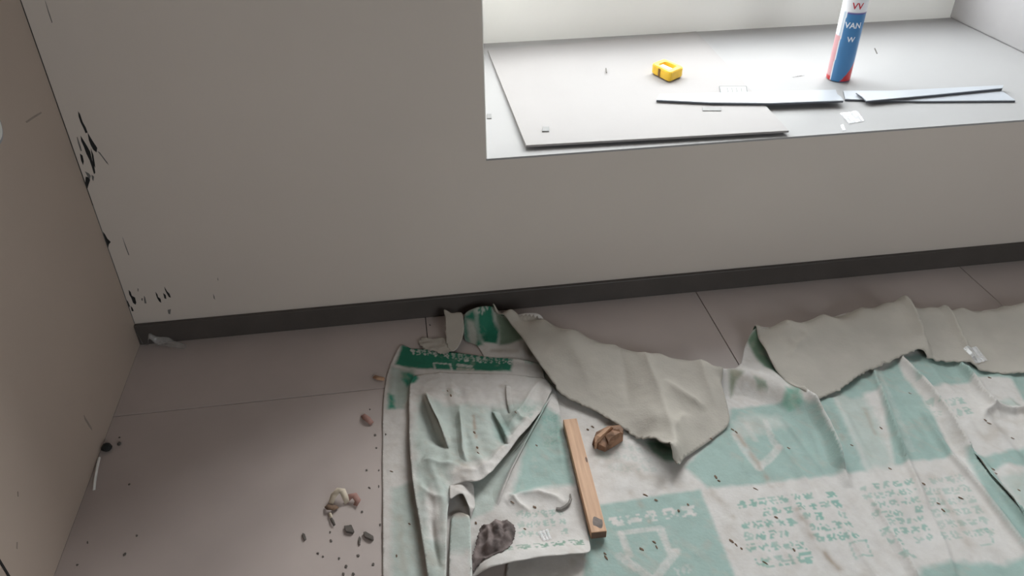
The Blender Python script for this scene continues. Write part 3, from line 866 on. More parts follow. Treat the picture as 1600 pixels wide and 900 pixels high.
main_cr = [
    ([(1.5894, -0.4654), (1.5965, -0.5164), (1.594, -0.5779), (1.5826, -0.648), (1.5734, -0.6942), (1.569, -0.7408)], 0.016, 0.006, 0.014, (0, 1)),
    ([(1.6624, -0.4725), (1.653, -0.567), (1.6425, -0.6574), (1.6449, -0.7442), (1.6437, -0.8299)], 0.006, 0.018, 0.018, (1, 1)),
    ([(1.8011, -0.402), (1.7664, -0.5111), (1.7328, -0.6295), (1.7115, -0.7284), (1.692, -0.8183)], 0.010, 0.010, 0.005, (0, 1)),
    ([(1.8919, -0.3674), (1.8827, -0.4621), (1.8788, -0.5674), (1.8666, -0.6699), (1.8555, -0.7633), (1.8557, -0.8439), (1.8539, -0.9211)], 0.012, 0.006, 0.012, (0, 0)),
    ([(2.0211, -0.4079), (2.0171, -0.4602), (2.0069, -0.5316), (1.9923, -0.6104)], 0.010, 0.010, 0.005, (0, 1)),
    ([(1.8307, -0.5428), (1.8177, -0.685), (1.8239, -0.7842), (1.8181, -0.9332), (1.8241, -1.0283)], 0.013, 0.010, 0.006, (1, 0)),
    ([(1.9396, -0.6184), (1.9685, -0.59), (2.0018, -0.5763), (2.0269, -0.5951), (2.0743, -0.6068), (2.1847, -0.6095)], 0.012, 0.014, 0.006, (1, 0)),
    ([(1.4592, -0.5052), (1.4761, -0.589), (1.4879, -0.6754), (1.4912, -0.7706)], 0.003, 0.004, 0.008),
    ([(1.514, -0.5034), (1.5248, -0.5967), (1.5331, -0.7004)], 0.003, 0.004, 0.008),
    ([(1.5993, -0.737), (1.5936, -0.8029), (1.5877, -0.8795), (1.5845, -0.9507)], 0.006, 0.007, 0.012, (1, 0)),
    ([(1.5053, -0.7562), (1.5052, -0.8364), (1.5099, -0.9252), (1.5166, -0.9805)], 0.005, 0.006, 0.012, (1, 0)),
    ([(1.7097, -0.7192), (1.6948, -0.8025), (1.6812, -0.8791), (1.6545, -0.9616)], 0.005, 0.006, 0.012, (1, 0)),
    ([(1.4415, -0.7208), (1.4459, -0.7798), (1.4482, -0.8577), (1.4393, -0.9142)], 0.0025, 0.004, 0.008),
    ([(1.8777, -0.7093), (1.8674, -0.7877), (1.8548, -0.8833)], 0.006, 0.006, 0.012, (1, 0)),
]
fd = [(1.8919, -0.3674), (1.8555, -0.7633)]
fl = math.hypot(fd[1][0] - fd[0][0], fd[1][1] - fd[0][1])
fold_dir = ((fd[1][0] - fd[0][0]) / fl, (fd[1][1] - fd[0][1]) / fl)
main_cr = [(q[0], q[1] * 1.45, *q[2:]) for q in main_cr]
main_s = Surf(main_out + main_ctl, main_cr, [(0.0014, 0.05, 1), (0.0008, 0.02, 2), (0.0055, 0.03, 3, fold_dir, 1.15, 1.5), (0.003, 0.016, 4, fold_dir, 1.2, 1.6)], 0.02, 0.0016)

polys = [
    # greens of the printed blocks
    ([(1.0305, -0.7017), (1.1319, -0.6977), (1.2611, -0.6942), (1.2583, -0.7978), (1.2548, -0.9062), (1.247, -1.0145), (0.9396, -0.9669)], C_GREEN, 0.002),
    ([(1.2502, -0.6289), (1.3096, -0.5821), (1.3822, -0.5303), (1.4122, -0.4766), (1.4709, -0.4772), (1.5641, -0.479), (1.5961, -0.5269), (1.5896, -0.6167), (1.578, -0.7021), (1.4484, -0.6994), (1.3785, -0.6989), (1.2772, -0.6916)], C_GREEN, 0.004),
    ([(1.3967, -0.5162), (1.4303, -0.5007), (1.5097, -0.5132), (1.5155, -0.5514), (1.4492, -0.5651), (1.3857, -0.5748)], C_PALE, 0.01),
    ([(1.5753, -0.7017), (1.5987, -0.5686), (1.6008, -0.4848), (1.6624, -0.4725), (1.6358, -0.6142), (1.6213, -0.7017)], C_GREEN, 0.003),
    ([(1.6213, -0.7017), (1.6358, -0.6142), (1.6624, -0.4725), (1.744, -0.4401), (1.7256, -0.5474), (1.702, -0.644), (1.692, -0.6948)], C_PALE, 0.010),
    ([(1.6708, -0.4559), (1.7632, -0.4198), (1.814, -0.4089), (1.7925, -0.4707), (1.7015, -0.4898)], C_GREEN, 0.006),
    ([(1.692, -0.6948), (1.7553, -0.5309), (1.7951, -0.4249), (1.8777, -0.3801), (1.8621, -0.4355), (1.8572, -0.5254), (1.8295, -0.6736), (1.818, -0.6962), (1.7544, -0.6936)], C_GREEN, 0.003),
    ([(1.9044, -0.3694), (1.9382, -0.3647), (2.0275, -0.4138), (2.0292, -0.4621), (2.006, -0.4818), (1.917, -0.4814), (1.8746, -0.4701)], C_GREEN, 0.004),
    ([(2.0271, -0.4039), (2.062, -0.4387), (2.1537, -0.4772), (2.1383, -0.4981), (2.0596, -0.467), (2.0264, -0.4664)], C_GREEN, 0.003),
    ([(2.1127, -0.4754), (2.1568, -0.473), (2.1952, -0.5118), (2.1345, -0.591), (2.0909, -0.5625)], C_GREEN, 0.003),
    ([(2.0198, -0.5599), (2.0688, -0.548), (2.0678, -0.5718), (2.0711, -0.5894), (2.0191, -0.5769)], C_PALE, 0.006),
    ([(1.8575, -0.6837), (1.8868, -0.707), (1.9904, -0.699), (2.1061, -0.7077), (2.0474, -0.7812), (1.9198, -0.7343), (1.8753, -0.7452), (1.8662, -0.8293), (1.8682, -0.865), (1.8755, -0.996), (1.8468, -1.0318), (1.8181, -0.9332), (1.8218, -0.8224), (1.8368, -0.7481)], C_GREEN, 0.004),
    ([(1.8839, -0.7643), (1.9804, -0.7528), (2.0474, -0.7812), (1.9479, -0.9055), (1.8809, -0.8479)], C_PALE, 0.012),
    ([(1.6055, -0.9372), (1.6828, -0.938), (1.7492, -0.9554), (1.8362, -0.9447), (1.9505, -0.9361), (1.8801, -1.1125), (1.4877, -1.0518)], C_GREEN, 0.006),
    # dark green header band inside the rolled corner
    ([(0.8709, -0.0342, 0.04), (0.9097, -0.0542, 0.05), (0.9114, -0.0899, 0.03), (0.9215, -0.1132, 0.015), (0.9091, -0.1537, 0.004), (0.8767, -0.1485, 0.004), (0.869, -0.1035, 0.014)], C_DARK, 0.003),
    ([(0.8297, -0.0634, 0.02), (0.8651, -0.0563, 0.04), (0.869, -0.1035, 0.014), (0.8723, -0.157, 0.003), (0.8403, -0.165, 0.003), (0.8275, -0.1138, 0.006)], C_DARK, 0.006),
    ([(0.9135, -0.0755, 0.04), (0.9559, -0.1098, 0.05), (1.0003, -0.1459, 0.02), (0.9958, -0.1724, 0.01), (0.9149, -0.1598, 0.004), (0.9215, -0.1132, 0.015)], np.array([0.16, 0.22, 0.165]), 0.003),  # shadow on the flap underside, painted in as dark grey-green
    ([(0.8387, -0.0723, 0.015), (0.8615, -0.0825, 0.02), (0.8653, -0.1332, 0.006), (0.8443, -0.1734, 0.003), (0.8392, -0.1291, 0.006)], np.array([0.40, 0.40, 0.36]), 0.004),
    # shade painted grey-green at the lip and flap edge (first two), then green print
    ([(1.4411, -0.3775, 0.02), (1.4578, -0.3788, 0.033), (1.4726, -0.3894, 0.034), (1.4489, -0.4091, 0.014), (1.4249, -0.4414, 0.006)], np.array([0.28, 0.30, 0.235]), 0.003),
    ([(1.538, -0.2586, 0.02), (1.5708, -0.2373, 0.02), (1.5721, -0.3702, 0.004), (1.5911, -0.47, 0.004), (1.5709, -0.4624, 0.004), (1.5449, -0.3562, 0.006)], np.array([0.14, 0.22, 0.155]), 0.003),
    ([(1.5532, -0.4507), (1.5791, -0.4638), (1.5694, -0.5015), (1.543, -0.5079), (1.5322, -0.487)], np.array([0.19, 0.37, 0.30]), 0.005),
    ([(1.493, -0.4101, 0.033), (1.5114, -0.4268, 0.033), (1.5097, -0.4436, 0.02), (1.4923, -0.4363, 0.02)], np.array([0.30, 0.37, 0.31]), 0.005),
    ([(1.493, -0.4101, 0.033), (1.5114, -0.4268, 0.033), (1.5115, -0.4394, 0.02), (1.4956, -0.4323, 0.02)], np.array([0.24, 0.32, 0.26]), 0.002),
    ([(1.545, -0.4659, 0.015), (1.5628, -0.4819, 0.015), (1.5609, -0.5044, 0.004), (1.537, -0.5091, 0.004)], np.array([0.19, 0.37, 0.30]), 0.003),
    # shade under the middle flap tip painted dark green, then a faint green text zone
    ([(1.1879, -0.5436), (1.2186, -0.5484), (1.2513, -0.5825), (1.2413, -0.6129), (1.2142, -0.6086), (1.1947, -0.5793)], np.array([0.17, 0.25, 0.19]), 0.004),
    ([(1.0791, -0.5264), (1.1, -0.5297), (1.0954, -0.5769), (1.0749, -0.5736)], C_PALE, 0.006),
]
texts = [
    ([(1.324, -0.7311), (1.4313, -0.7312), (1.416, -0.8704), (1.2933, -0.8572)], 5, 5, C_TEXT, 0.75, 3),
    ([(1.4364, -0.732), (1.5318, -0.7367), (1.5276, -0.8642), (1.4359, -0.8588)], 5, 4, C_TEXT, 0.8, 4),
    ([(1.2984, -0.8666), (1.4222, -0.8655), (1.4196, -0.9027), (1.3016, -0.8955)], 1, 3, C_TEXT, 0.75, 5),
    ([(1.5819, -0.7377), (1.7072, -0.733), (1.6628, -0.8912), (1.5621, -0.8874)], 7, 5, C_TEXT, 0.65, 6),
    ([(1.7204, -0.7351), (1.8136, -0.7391), (1.7909, -0.8962), (1.6725, -0.8928)], 6, 5, C_TEXT, 0.45, 7),
    ([(1.5735, -0.895), (1.6047, -0.8911), (1.6102, -0.921), (1.5771, -0.9244)], 1, 2, C_TEXT, 0.6, 8),
    ([(1.8548, -0.5294), (1.9554, -0.5234), (1.9418, -0.5921), (1.8479, -0.5917)], 2, 5, C_TEXT, 0.5, 9),
    ([(1.0507, -0.7276), (1.2382, -0.7243), (1.2356, -0.7661), (1.051, -0.7623)], 1, 5, C_WHITE, 1.0, 11),
    ([(1.1045, -0.47), (1.1907, -0.544), (1.191, -0.6377), (1.0833, -0.6244)], 4, 6, C_PALE, 0.5, 12),
    ([(0.8686, -0.6894), (0.9608, -0.6875), (0.9702, -0.7681), (0.8571, -0.7655)], 3, 5, C_TEXT, 0.5, 13),
    ([(1.1462, -0.8629), (1.1795, -0.8567), (1.1813, -0.8879), (1.1498, -0.8899)], 1, 3, C_WHITE, 0.7, 14),
    ([(0.8657, -0.0507, 0.04), (0.9131, -0.0536, 0.045), (0.9143, -0.0678, 0.03), (0.8687, -0.0803, 0.028)], 1, 4, C_WHITE, 0.75, 15),
]
lines = [
    ([(1.0685, -0.7743), (1.1537, -0.7752), (1.152, -0.8293), (1.1699, -0.8291)], 0.006, C_WHITE, 0.8),
    ([(1.0698, -0.7745), (1.0709, -0.8312)], 0.006, C_WHITE, 0.85), ([(1.0768, -0.7817), (1.0781, -0.8323)], 0.003, C_WHITE, 0.7),
    ([(1.1444, -0.78), (1.1479, -0.8345)], 0.003, C_WHITE, 0.7),
    ([(1.0549, -0.8258), (1.089, -0.868), (1.1034, -0.8895)], 0.010, C_WHITE, 0.8), ([(1.1632, -0.8339), (1.1268, -0.8655), (1.1034, -0.8895)], 0.010, C_WHITE, 0.75),
    ([(1.4032, -0.6566), (1.4322, -0.6392), (1.4679, -0.6109)], 0.010, C_WHITE, 0.7), ([(1.3931, -0.5562), (1.3956, -0.6053), (1.4046, -0.6568)], 0.012, C_WHITE, 0.6),
    ([(1.4725, -0.5282), (1.4636, -0.5871), (1.4679, -0.6109)], 0.008, C_WHITE, 0.6), ([(1.4257, -0.5311), (1.4275, -0.5814)], 0.008, C_WHITE, 0.5),
    ([(1.4965, -0.8683), (1.5325, -0.8649)], 0.002, C_TEXT, 0.6), ([(1.5325, -0.8649), (1.5267, -0.8993)], 0.002, C_TEXT, 0.6), ([(1.5267, -0.8993), (1.4921, -0.9011)], 0.002, C_TEXT, 0.6), ([(1.4921, -0.9011), (1.4965, -0.8683)], 0.002, C_TEXT, 0.6),
    ([(1.7496, -0.8776), (1.7779, -0.8759)], 0.002, C_TEXT, 0.5), ([(1.7779, -0.8759), (1.7717, -0.9082)], 0.002, C_TEXT, 0.5), ([(1.7717, -0.9082), (1.7439, -0.9098)], 0.002, C_TEXT, 0.5),
    ([(1.5924, -0.4791), (1.5961, -0.5269), (1.5896, -0.6167), (1.5787, -0.6951)], 0.004, C_WHITE, 0.8),
    ([(1.8043, -0.4263), (1.7648, -0.5744), (1.7448, -0.6603)], 0.012, C_PALE, 0.6),
]
stains = [([(1.3959, -0.5566), (1.4024, -0.6063), (1.4078, -0.6628), (1.4098, -0.7073)], 0.006, 0.8), ([(1.4345, -0.778), (1.434, -0.8329), (1.4407, -0.8859), (1.4511, -0.916)], 0.007, 0.9),
          ([(1.276, -0.6949), (1.2999, -0.7406), (1.3041, -0.7815)], 0.008, 0.5), ([(1.117, -0.6785), (1.1314, -0.7224), (1.135, -0.7551)], 0.006, 0.5), ([(1.6224, -0.5519), (1.6171, -0.6496)], 0.006, 0.4),
          ([(1.7394, -0.7761), (1.7361, -0.8569), (1.7209, -0.9003)], 0.010, 0.4), ([(1.0795, -0.5837), (1.151, -0.6314), (1.2069, -0.6754)], 0.02, 0.4), ([(1.7146, -0.5245), (1.6913, -0.623)], 0.006, 0.5),
          ([(1.7066, -0.7364), (1.7972, -0.7419)], 0.012, 0.35), ([(1.9266, -0.6601), (2.0349, -0.6171), (2.0918, -0.6465)], 0.02, 0.35), ([(1.4494, -0.3933), (1.5143, -0.449), (1.5622, -0.483)], 0.014, 0.35),
          ([(0.8799, -0.1754), (0.9426, -0.1957), (1.0128, -0.217)], 0.01, 0.5)]
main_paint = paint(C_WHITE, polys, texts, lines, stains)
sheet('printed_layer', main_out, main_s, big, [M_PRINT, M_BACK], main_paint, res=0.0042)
MP = [M_PRINT, M_BACK]
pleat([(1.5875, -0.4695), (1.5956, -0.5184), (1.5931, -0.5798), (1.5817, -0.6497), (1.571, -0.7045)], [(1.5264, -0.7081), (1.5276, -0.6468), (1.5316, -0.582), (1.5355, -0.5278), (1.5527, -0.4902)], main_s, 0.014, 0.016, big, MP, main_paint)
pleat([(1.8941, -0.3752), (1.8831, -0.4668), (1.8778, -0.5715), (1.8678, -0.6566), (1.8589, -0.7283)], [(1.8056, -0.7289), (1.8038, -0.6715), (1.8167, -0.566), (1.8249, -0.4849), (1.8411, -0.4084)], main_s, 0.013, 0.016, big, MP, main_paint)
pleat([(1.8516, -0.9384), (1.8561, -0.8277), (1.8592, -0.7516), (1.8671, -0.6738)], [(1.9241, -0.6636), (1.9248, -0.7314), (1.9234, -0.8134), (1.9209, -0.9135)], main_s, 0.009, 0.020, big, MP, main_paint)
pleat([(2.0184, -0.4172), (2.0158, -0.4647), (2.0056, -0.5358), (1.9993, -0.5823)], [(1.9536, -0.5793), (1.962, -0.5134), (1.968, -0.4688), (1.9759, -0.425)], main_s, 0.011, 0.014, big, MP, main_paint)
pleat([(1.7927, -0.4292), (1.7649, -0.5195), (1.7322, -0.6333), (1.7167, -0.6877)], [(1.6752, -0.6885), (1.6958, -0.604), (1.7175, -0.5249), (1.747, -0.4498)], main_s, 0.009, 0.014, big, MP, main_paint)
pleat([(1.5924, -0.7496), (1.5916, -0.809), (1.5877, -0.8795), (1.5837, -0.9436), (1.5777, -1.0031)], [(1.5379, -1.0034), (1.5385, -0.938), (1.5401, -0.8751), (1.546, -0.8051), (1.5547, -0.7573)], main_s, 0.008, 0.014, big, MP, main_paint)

# middle flap folded back towards the room, showing the plain backing
fold_mid = [(0.9099, -0.0681, 0.06), (0.9568, -0.104, 0.058), (1.0326, -0.1495, 0.052), (1.1054, -0.1989, 0.046), (1.1914, -0.2516, 0.04), (1.2921, -0.2992, 0.035), (1.3913, -0.3419, 0.033), (1.4231, -0.3733, 0.033)]
back_mid = [(q[0] + 0.004, min(q[1] + 0.016, -0.016), 0.012) for q in fold_mid][::-1]
flap_out = [(1.4186, -0.3948, 0.03), (1.4058, -0.4203, 0.03), (1.4036, -0.449, 0.024), (1.3992, -0.483, 0.018), (1.3913, -0.5174, 0.012), (1.3721, -0.5409, 0.01), (1.3092, -0.5802, 0.008), (1.2628, -0.6089, 0.01), (1.2264, -0.6475, 0.03), (1.223, -0.6366, 0.042), (1.2168, -0.6232, 0.05), (1.2126, -0.5982, 0.046), (1.1954, -0.5666, 0.032), (1.1716, -0.5411, 0.012), (1.1442, -0.5029, 0.012), (1.1009, -0.4506, 0.014), (1.0689, -0.4199, 0.016), (1.0341, -0.3904, 0.022), (1.0171, -0.3517, 0.032), (0.9902, -0.2778, 0.045), (0.9643, -0.1943, 0.056), (0.9458, -0.1448, 0.061), (0.9197, -0.0951, 0.062)]
flap_out = flap_out + [(q[0] + 0.004, min(q[1] + 0.016, -0.016), 0.014) for q in fold_mid]
flap_ctl = fold_mid + [(1.0157, -0.241, 0.052), (1.0807, -0.3128, 0.042), (1.1627, -0.3634, 0.034), (1.2329, -0.3346, 0.04), (1.3119, -0.3871, 0.034), (1.3648, -0.416, 0.032), (1.0964, -0.3847, 0.022), (1.1694, -0.4572, 0.018), (1.2516, -0.4808, 0.028), (1.2989, -0.5213, 0.02), (1.3555, -0.4888, 0.02), (1.2495, -0.5788, 0.026), (1.231, -0.397, 0.034), (1.2217, -0.5032, 0.034)]
flap_cr = [
    ([(1.2597, -0.2539), (1.2514, -0.3384), (1.2552, -0.43), (1.2455, -0.5329), (1.2386, -0.5994)], 0.013, 0.016, 0.022, (1, 0)),
    ([(1.2745, -0.393), (1.3054, -0.4423), (1.3437, -0.487)], 0.010, 0.012, 0.012),
    ([(1.2026, -0.2191), (1.1917, -0.3523), (1.1775, -0.4607)], -0.008, 0.022, 0.022),
    ([(1.3822, -0.311), (1.3734, -0.4042), (1.3726, -0.4915)], 0.006, 0.015, 0.012),
    ([(1.297, -0.4901), (1.2465, -0.5528)], 0.006, 0.010, 0.010),
    ([(1.0542, -0.1288), (1.0877, -0.2884), (1.1077, -0.4066)], 0.004, 0.03, 0.02),
]
flap_cr = [(q[0], q[1] * 1.35, *q[2:]) for q in flap_cr]
flap_s = Surf(flap_out + flap_ctl, flap_cr, [(0.0018, 0.045, 31), (0.0007, 0.015, 32)], 0.012, 0.004, [(main_s, main_out)])
sheet('folded_flap', flap_out, flap_s, big, [M_BACK, M_BACKGREEN], res=0.006, ragged=(9, 18, 0.0026), thick=0.0028)

# right flap
fold_r = [(1.5625, -0.2404, 0.04), (1.6466, -0.2321, 0.042), (1.7487, -0.2264, 0.042), (1.8601, -0.2106, 0.04), (1.9301, -0.2075, 0.04), (1.9879, -0.2155, 0.037), (2.047, -0.2323, 0.036), (2.1278, -0.2453, 0.036), (2.188, -0.2609, 0.032), (2.2473, -0.2501, 0.036), (2.3073, -0.248, 0.038), (2.4157, -0.2538, 0.036), (2.5578, -0.2649, 0.036)]
r_out = [(2.3324, -0.5449, 0.01), (2.2264, -0.5096, 0.01), (2.1429, -0.4822, 0.018), (2.0997, -0.4707, 0.012), (2.0509, -0.4486, 0.012), (2.0401, -0.4275, 0.016), (1.9838, -0.4076, 0.015), (1.946, -0.3965, 0.017), (1.9444, -0.38, 0.022), (1.924, -0.3742, 0.022), (1.8794, -0.3846, 0.02), (1.8082, -0.4075, 0.018), (1.7483, -0.43, 0.017), (1.6832, -0.4656, 0.015), (1.6403, -0.4788, 0.013), (1.5928, -0.4932, 0.011), (1.5829, -0.4796, 0.014), (1.5663, -0.4367, 0.022), (1.5543, -0.3883, 0.03), (1.5565, -0.3202, 0.036), (1.5612, -0.2602, 0.039)]
r_out = r_out + [(q[0] + 0.004, q[1] + 0.016, 0.012) for q in fold_r]
r_ctl = fold_r + [(1.6146, -0.3168, 0.036), (1.609, -0.4041, 0.028), (1.727, -0.3298, 0.032), (1.6889, -0.4098, 0.022), (1.847, -0.297, 0.032), (1.8287, -0.3639, 0.026), (1.9202, -0.3248, 0.024), (2.0444, -0.3208, 0.026), (2.0127, -0.3733, 0.02), (2.163, -0.3321, 0.02), (2.1353, -0.3993, 0.015), (2.2257, -0.3686, 0.02), (2.3207, -0.3838, 0.02)]
r_cr = [
    ([(1.9691, -0.1615), (1.9677, -0.2251), (1.9679, -0.2859), (1.964, -0.3536)], 0.020, 0.005, 0.03, (0, 0)),
    ([(2.0784, -0.1939), (2.0744, -0.2591), (2.0676, -0.3312), (2.0567, -0.4086)], 0.012, 0.006, 0.02, (0, 0)),
    ([(1.6269, -0.2869), (1.6344, -0.3263), (1.6707, -0.3068), (1.6621, -0.2664)], 0.007, 0.006, 0.006),
    ([(1.5999, -0.3579), (1.6547, -0.3119)], 0.006, 0.006, 0.006),
    ([(2.1892, -0.2464), (2.2372, -0.2627), (2.3188, -0.2529)], -0.006, 0.015, 0.015, (1, 0)),
]
r_s = Surf(r_out + r_ctl, r_cr, [(0.0016, 0.045, 41), (0.0007, 0.015, 42)], 0.012, 0.004, [(main_s, main_out)])
pleat([(1.9654, -0.1845), (1.9663, -0.2305), (1.9666, -0.2911), (1.9667, -0.3463)], [(1.9027, -0.3489), (1.9042, -0.2918), (1.9057, -0.232), (1.9059, -0.1923)], r_s, 0.014, 0.016, big, [M_BACK, M_BACKGREEN])
pleat([(2.0754, -0.2138), (2.0729, -0.2644), (2.0676, -0.3339), (2.061, -0.3944)], [(2.0218, -0.3856), (2.0215, -0.337), (2.0336, -0.2692), (2.0437, -0.2202)], r_s, 0.009, 0.014, big, [M_BACK, M_BACKGREEN])
sheet('folded_flap', r_out, r_s, big, [M_BACK, M_BACKGREEN], res=0.006, ragged=(0, 15, 0.0026), thick=0.003)

# ======================= left-hand sheet =======================
lef = empty('floor_protection_sheet', 'crumpled sheet with dark green header band, left of the wooden batten', 'protective sheet', (0.8, -0.55, 0.0))
l_out = [(0.6668, -0.1254, 0.004), (0.6409, -0.184, 0.003), (0.6254, -0.247, 0.003), (0.6179, -0.3279, 0.003), (0.6133, -0.4753, 0.003), (0.6112, -0.6516, 0.003), (0.6088, -0.801, 0.003), (0.607, -0.9172, 0.003), (0.7611, -0.9417, 0.004), (0.7738, -0.8356, 0.006), (0.8024, -0.8295, 0.022), (0.8481, -0.8272, 0.03), (0.9085, -0.8254, 0.032), (0.9688, -0.8276, 0.03), (0.9981, -0.819, 0.022), (1.0051, -0.7645, 0.008), (1.0102, -0.6669, 0.006), (1.0161, -0.5503, 0.005), (1.0175, -0.4521, 0.006), (1.023, -0.3483, 0.008), (1.0063, -0.3133, 0.008), (1.0015, -0.2525, 0.006), (0.9411, -0.228, 0.006), (0.8608, -0.2001, 0.006), (0.8033, -0.1782, 0.006), (0.7497, -0.1594, 0.006), (0.6954, -0.1443, 0.005)]
l_ctl = [(0.6446, -0.4802, 0.003), (0.6369, -0.7334, 0.003), (0.6945, -0.3234, 0.004), (0.7728, -0.2914, 0.005), (0.8639, -0.307, 0.006), (0.9547, -0.3226, 0.007), (0.9946, -0.4401, 0.008), (0.9151, -0.5644, 0.007), (0.8424, -0.6911, 0.007), (0.9373, -0.6715, 0.005), (0.9694, -0.7093, 0.005), (0.9197, -0.7664, 0.008), (0.9805, -0.7775, 0.01), (0.8077, -0.7639, 0.008), (0.6902, -0.6648, 0.004), (0.7555, -0.4987, 0.004), (0.7591, -0.7548, 0.006)]
l_cr = [
    ([(1.0122, -0.3649), (0.9709, -0.4489), (0.9207, -0.5304), (0.8731, -0.6143), (0.8378, -0.6764)], 0.009, 0.012, 0.006, (1, 1)),
    ([(0.8581, -0.6714), (0.8941, -0.652), (0.9275, -0.6522), (0.9614, -0.671), (0.98, -0.6905)], 0.006, 0.008, 0.010, (1, 1)),
    ([(0.8681, -0.6479), (0.8859, -0.679), (0.9062, -0.6985)], 0.005, 0.005, 0.008, (1, 1)),
    ([(1.0149, -0.4136), (0.998, -0.5136), (0.9906, -0.6062)], 0.003, 0.01, 0.01),
    ([(0.9, -0.2092), (0.9532, -0.2327), (1.0011, -0.2551)], 0.004, 0.005, 0.003),
]
l_cr = [(q[0], q[1] * 1.4, *q[2:]) for q in l_cr]
l_s = Surf(l_out + l_ctl, l_cr, [(0.0012, 0.04, 51), (0.0007, 0.015, 52)], 0.015, 0.0018, [(main_s, main_out)], 0.0018)
lpolys = [
    ([(0.6401, -0.205), (0.6959, -0.2261), (0.6794, -0.3166), (0.6657, -0.3583), (0.6246, -0.3518)], np.array([0.36, 0.41, 0.37]), 0.004),
    ([(0.6303, -0.5936), (0.6679, -0.5821), (0.6799, -0.6599), (0.6841, -0.8105), (0.6807, -0.9267), (0.6222, -0.9177)], C_PALE, 0.006),
    ([(0.6398, -0.2171), (0.6554, -0.2196), (0.6452, -0.3551), (0.6275, -0.3523)], C_PALE, 0.004),
    ([(0.6698, -0.1236), (0.6969, -0.1383), (0.7497, -0.1546), (0.8037, -0.1709), (0.8615, -0.1929), (0.9417, -0.2234), (1.0028, -0.2455), (0.9985, -0.2694), (0.9342, -0.2518), (0.9298, -0.2705), (0.8386, -0.2536), (0.7613, -0.2365), (0.6837, -0.2168), (0.6498, -0.1967)], C_DARK, 0.0025),
    ([(0.9386, -0.2229), (1.0032, -0.2431), (1.0039, -0.2751), (1.008, -0.3044), (0.9289, -0.2871)], C_WHITE, 0.003),
    ([(0.9698, -0.2303), (1.0032, -0.2431), (1.0006, -0.2575), (0.9674, -0.2449)], np.array([0.34, 0.45, 0.40]), 0.002),
    ([(0.6645, -0.2283), (0.683, -0.2337), (0.6978, -0.2503), (0.689, -0.2725), (0.6747, -0.2841), (0.6649, -0.2593)], np.array([0.03, 0.22, 0.145]), 0.003),
    ([(0.6301, -0.2998), (0.642, -0.3084), (0.6452, -0.3551), (0.6304, -0.3549)], np.array([0.04, 0.25, 0.17]), 0.003),
    ([(0.9465, -0.445), (0.9856, -0.409), (1.0175, -0.4459), (1.0115, -0.573), (1.0073, -0.6441), (0.9427, -0.6426), (0.8734, -0.6572), (0.8996, -0.5919)], C_GREEN, 0.006),
    ([(0.8022, -0.5855), (0.8766, -0.5424), (0.9746, -0.4286), (1.0135, -0.3584), (0.9709, -0.4489), (0.8836, -0.5894), (0.8304, -0.6834), (0.7832, -0.7001), (0.7827, -0.643)], C_PALE, 0.003),
]
ltexts = [
    ([(0.6872, -0.1368), (0.783, -0.165), (0.786, -0.206), (0.689, -0.1705)], 1, 7, C_WHITE, 0.75, 61),
    ([(0.7892, -0.1686), (1.0036, -0.2407), (0.9962, -0.2642), (0.7883, -0.2163)], 1, 14, C_WHITE, 0.8, 62),
    ([(0.8749, -0.6904), (0.972, -0.6974), (0.9702, -0.7681), (0.8698, -0.7645)], 3, 6, C_TEXT, 0.5, 63),
    ([(0.9727, -0.4388), (1.0108, -0.4343), (1.0081, -0.5346), (0.9621, -0.537)], 3, 3, C_TEXT, 0.4, 64),
    ([(0.8242, -0.7782), (0.9953, -0.7811), (0.995, -0.8048), (0.8276, -0.799)], 1, 5, np.array([0.06, 0.22, 0.14]), 0.7, 65),
]
llines = [([(0.7443, -0.2093), (0.7848, -0.2207)], 0.003, C_WHITE, 0.9), ([(0.7443, -0.2093), (0.7456, -0.2364)], 0.003, C_WHITE, 0.9), ([(0.7848, -0.2207), (0.786, -0.2428)], 0.003, C_WHITE, 0.9),
          ([(0.8034, -0.2261), (0.8342, -0.2359)], 0.006, C_WHITE, 0.9), ([(0.802, -0.2405), (0.836, -0.2484)], 0.006, C_BEIGE, 0.9)]
lst = [([(0.6449, -0.6705), (0.6465, -0.7326), (0.6487, -0.805)], 0.008, 0.4), ([(0.6675, -0.5907), (0.6849, -0.7535), (0.6876, -0.8111)], 0.006, 0.35), ([(0.9417, -0.402), (0.9935, -0.3664)], 0.01, 0.3)]
l_paint = paint(C_WHITE, lpolys, ltexts, llines, lst)
sheet('printed_layer', l_out, l_s, lef, MP, l_paint, res=0.0034)
pleat([(1.012, -0.3738), (0.972, -0.4511), (0.9218, -0.5325), (0.8741, -0.6162), (0.8384, -0.6814)], [(0.8031, -0.6726), (0.8371, -0.6104), (0.8775, -0.5556), (0.9287, -0.4988), (0.9768, -0.4247)], l_s, 0.012, 0.018, lef, MP, l_paint)

# gathered fold lying on it
g_out = [(0.6982, -0.2526, 0.006), (0.6833, -0.2851, 0.012), (0.6766, -0.377, 0.016), (0.673, -0.5011, 0.02), (0.6762, -0.6115, 0.022), (0.684, -0.7101, 0.022), (0.6917, -0.8274, 0.022), (0.6911, -0.942, 0.022), (0.7128, -0.9454, 0.022), (0.7253, -0.834, 0.024), (0.7333, -0.7498, 0.024), (0.7414, -0.683, 0.026), (0.7554, -0.6276, 0.03), (0.7758, -0.6206, 0.032), (0.8054, -0.6269, 0.032), (0.8338, -0.6106, 0.032), (0.8743, -0.5612, 0.03), (0.9171, -0.509, 0.028), (0.9627, -0.4518, 0.024), (0.9977, -0.3912, 0.018), (1.0141, -0.3537, 0.012), (1.0028, -0.315, 0.01), (0.9292, -0.2857, 0.007), (0.8375, -0.2664, 0.007), (0.7606, -0.2517, 0.007)]
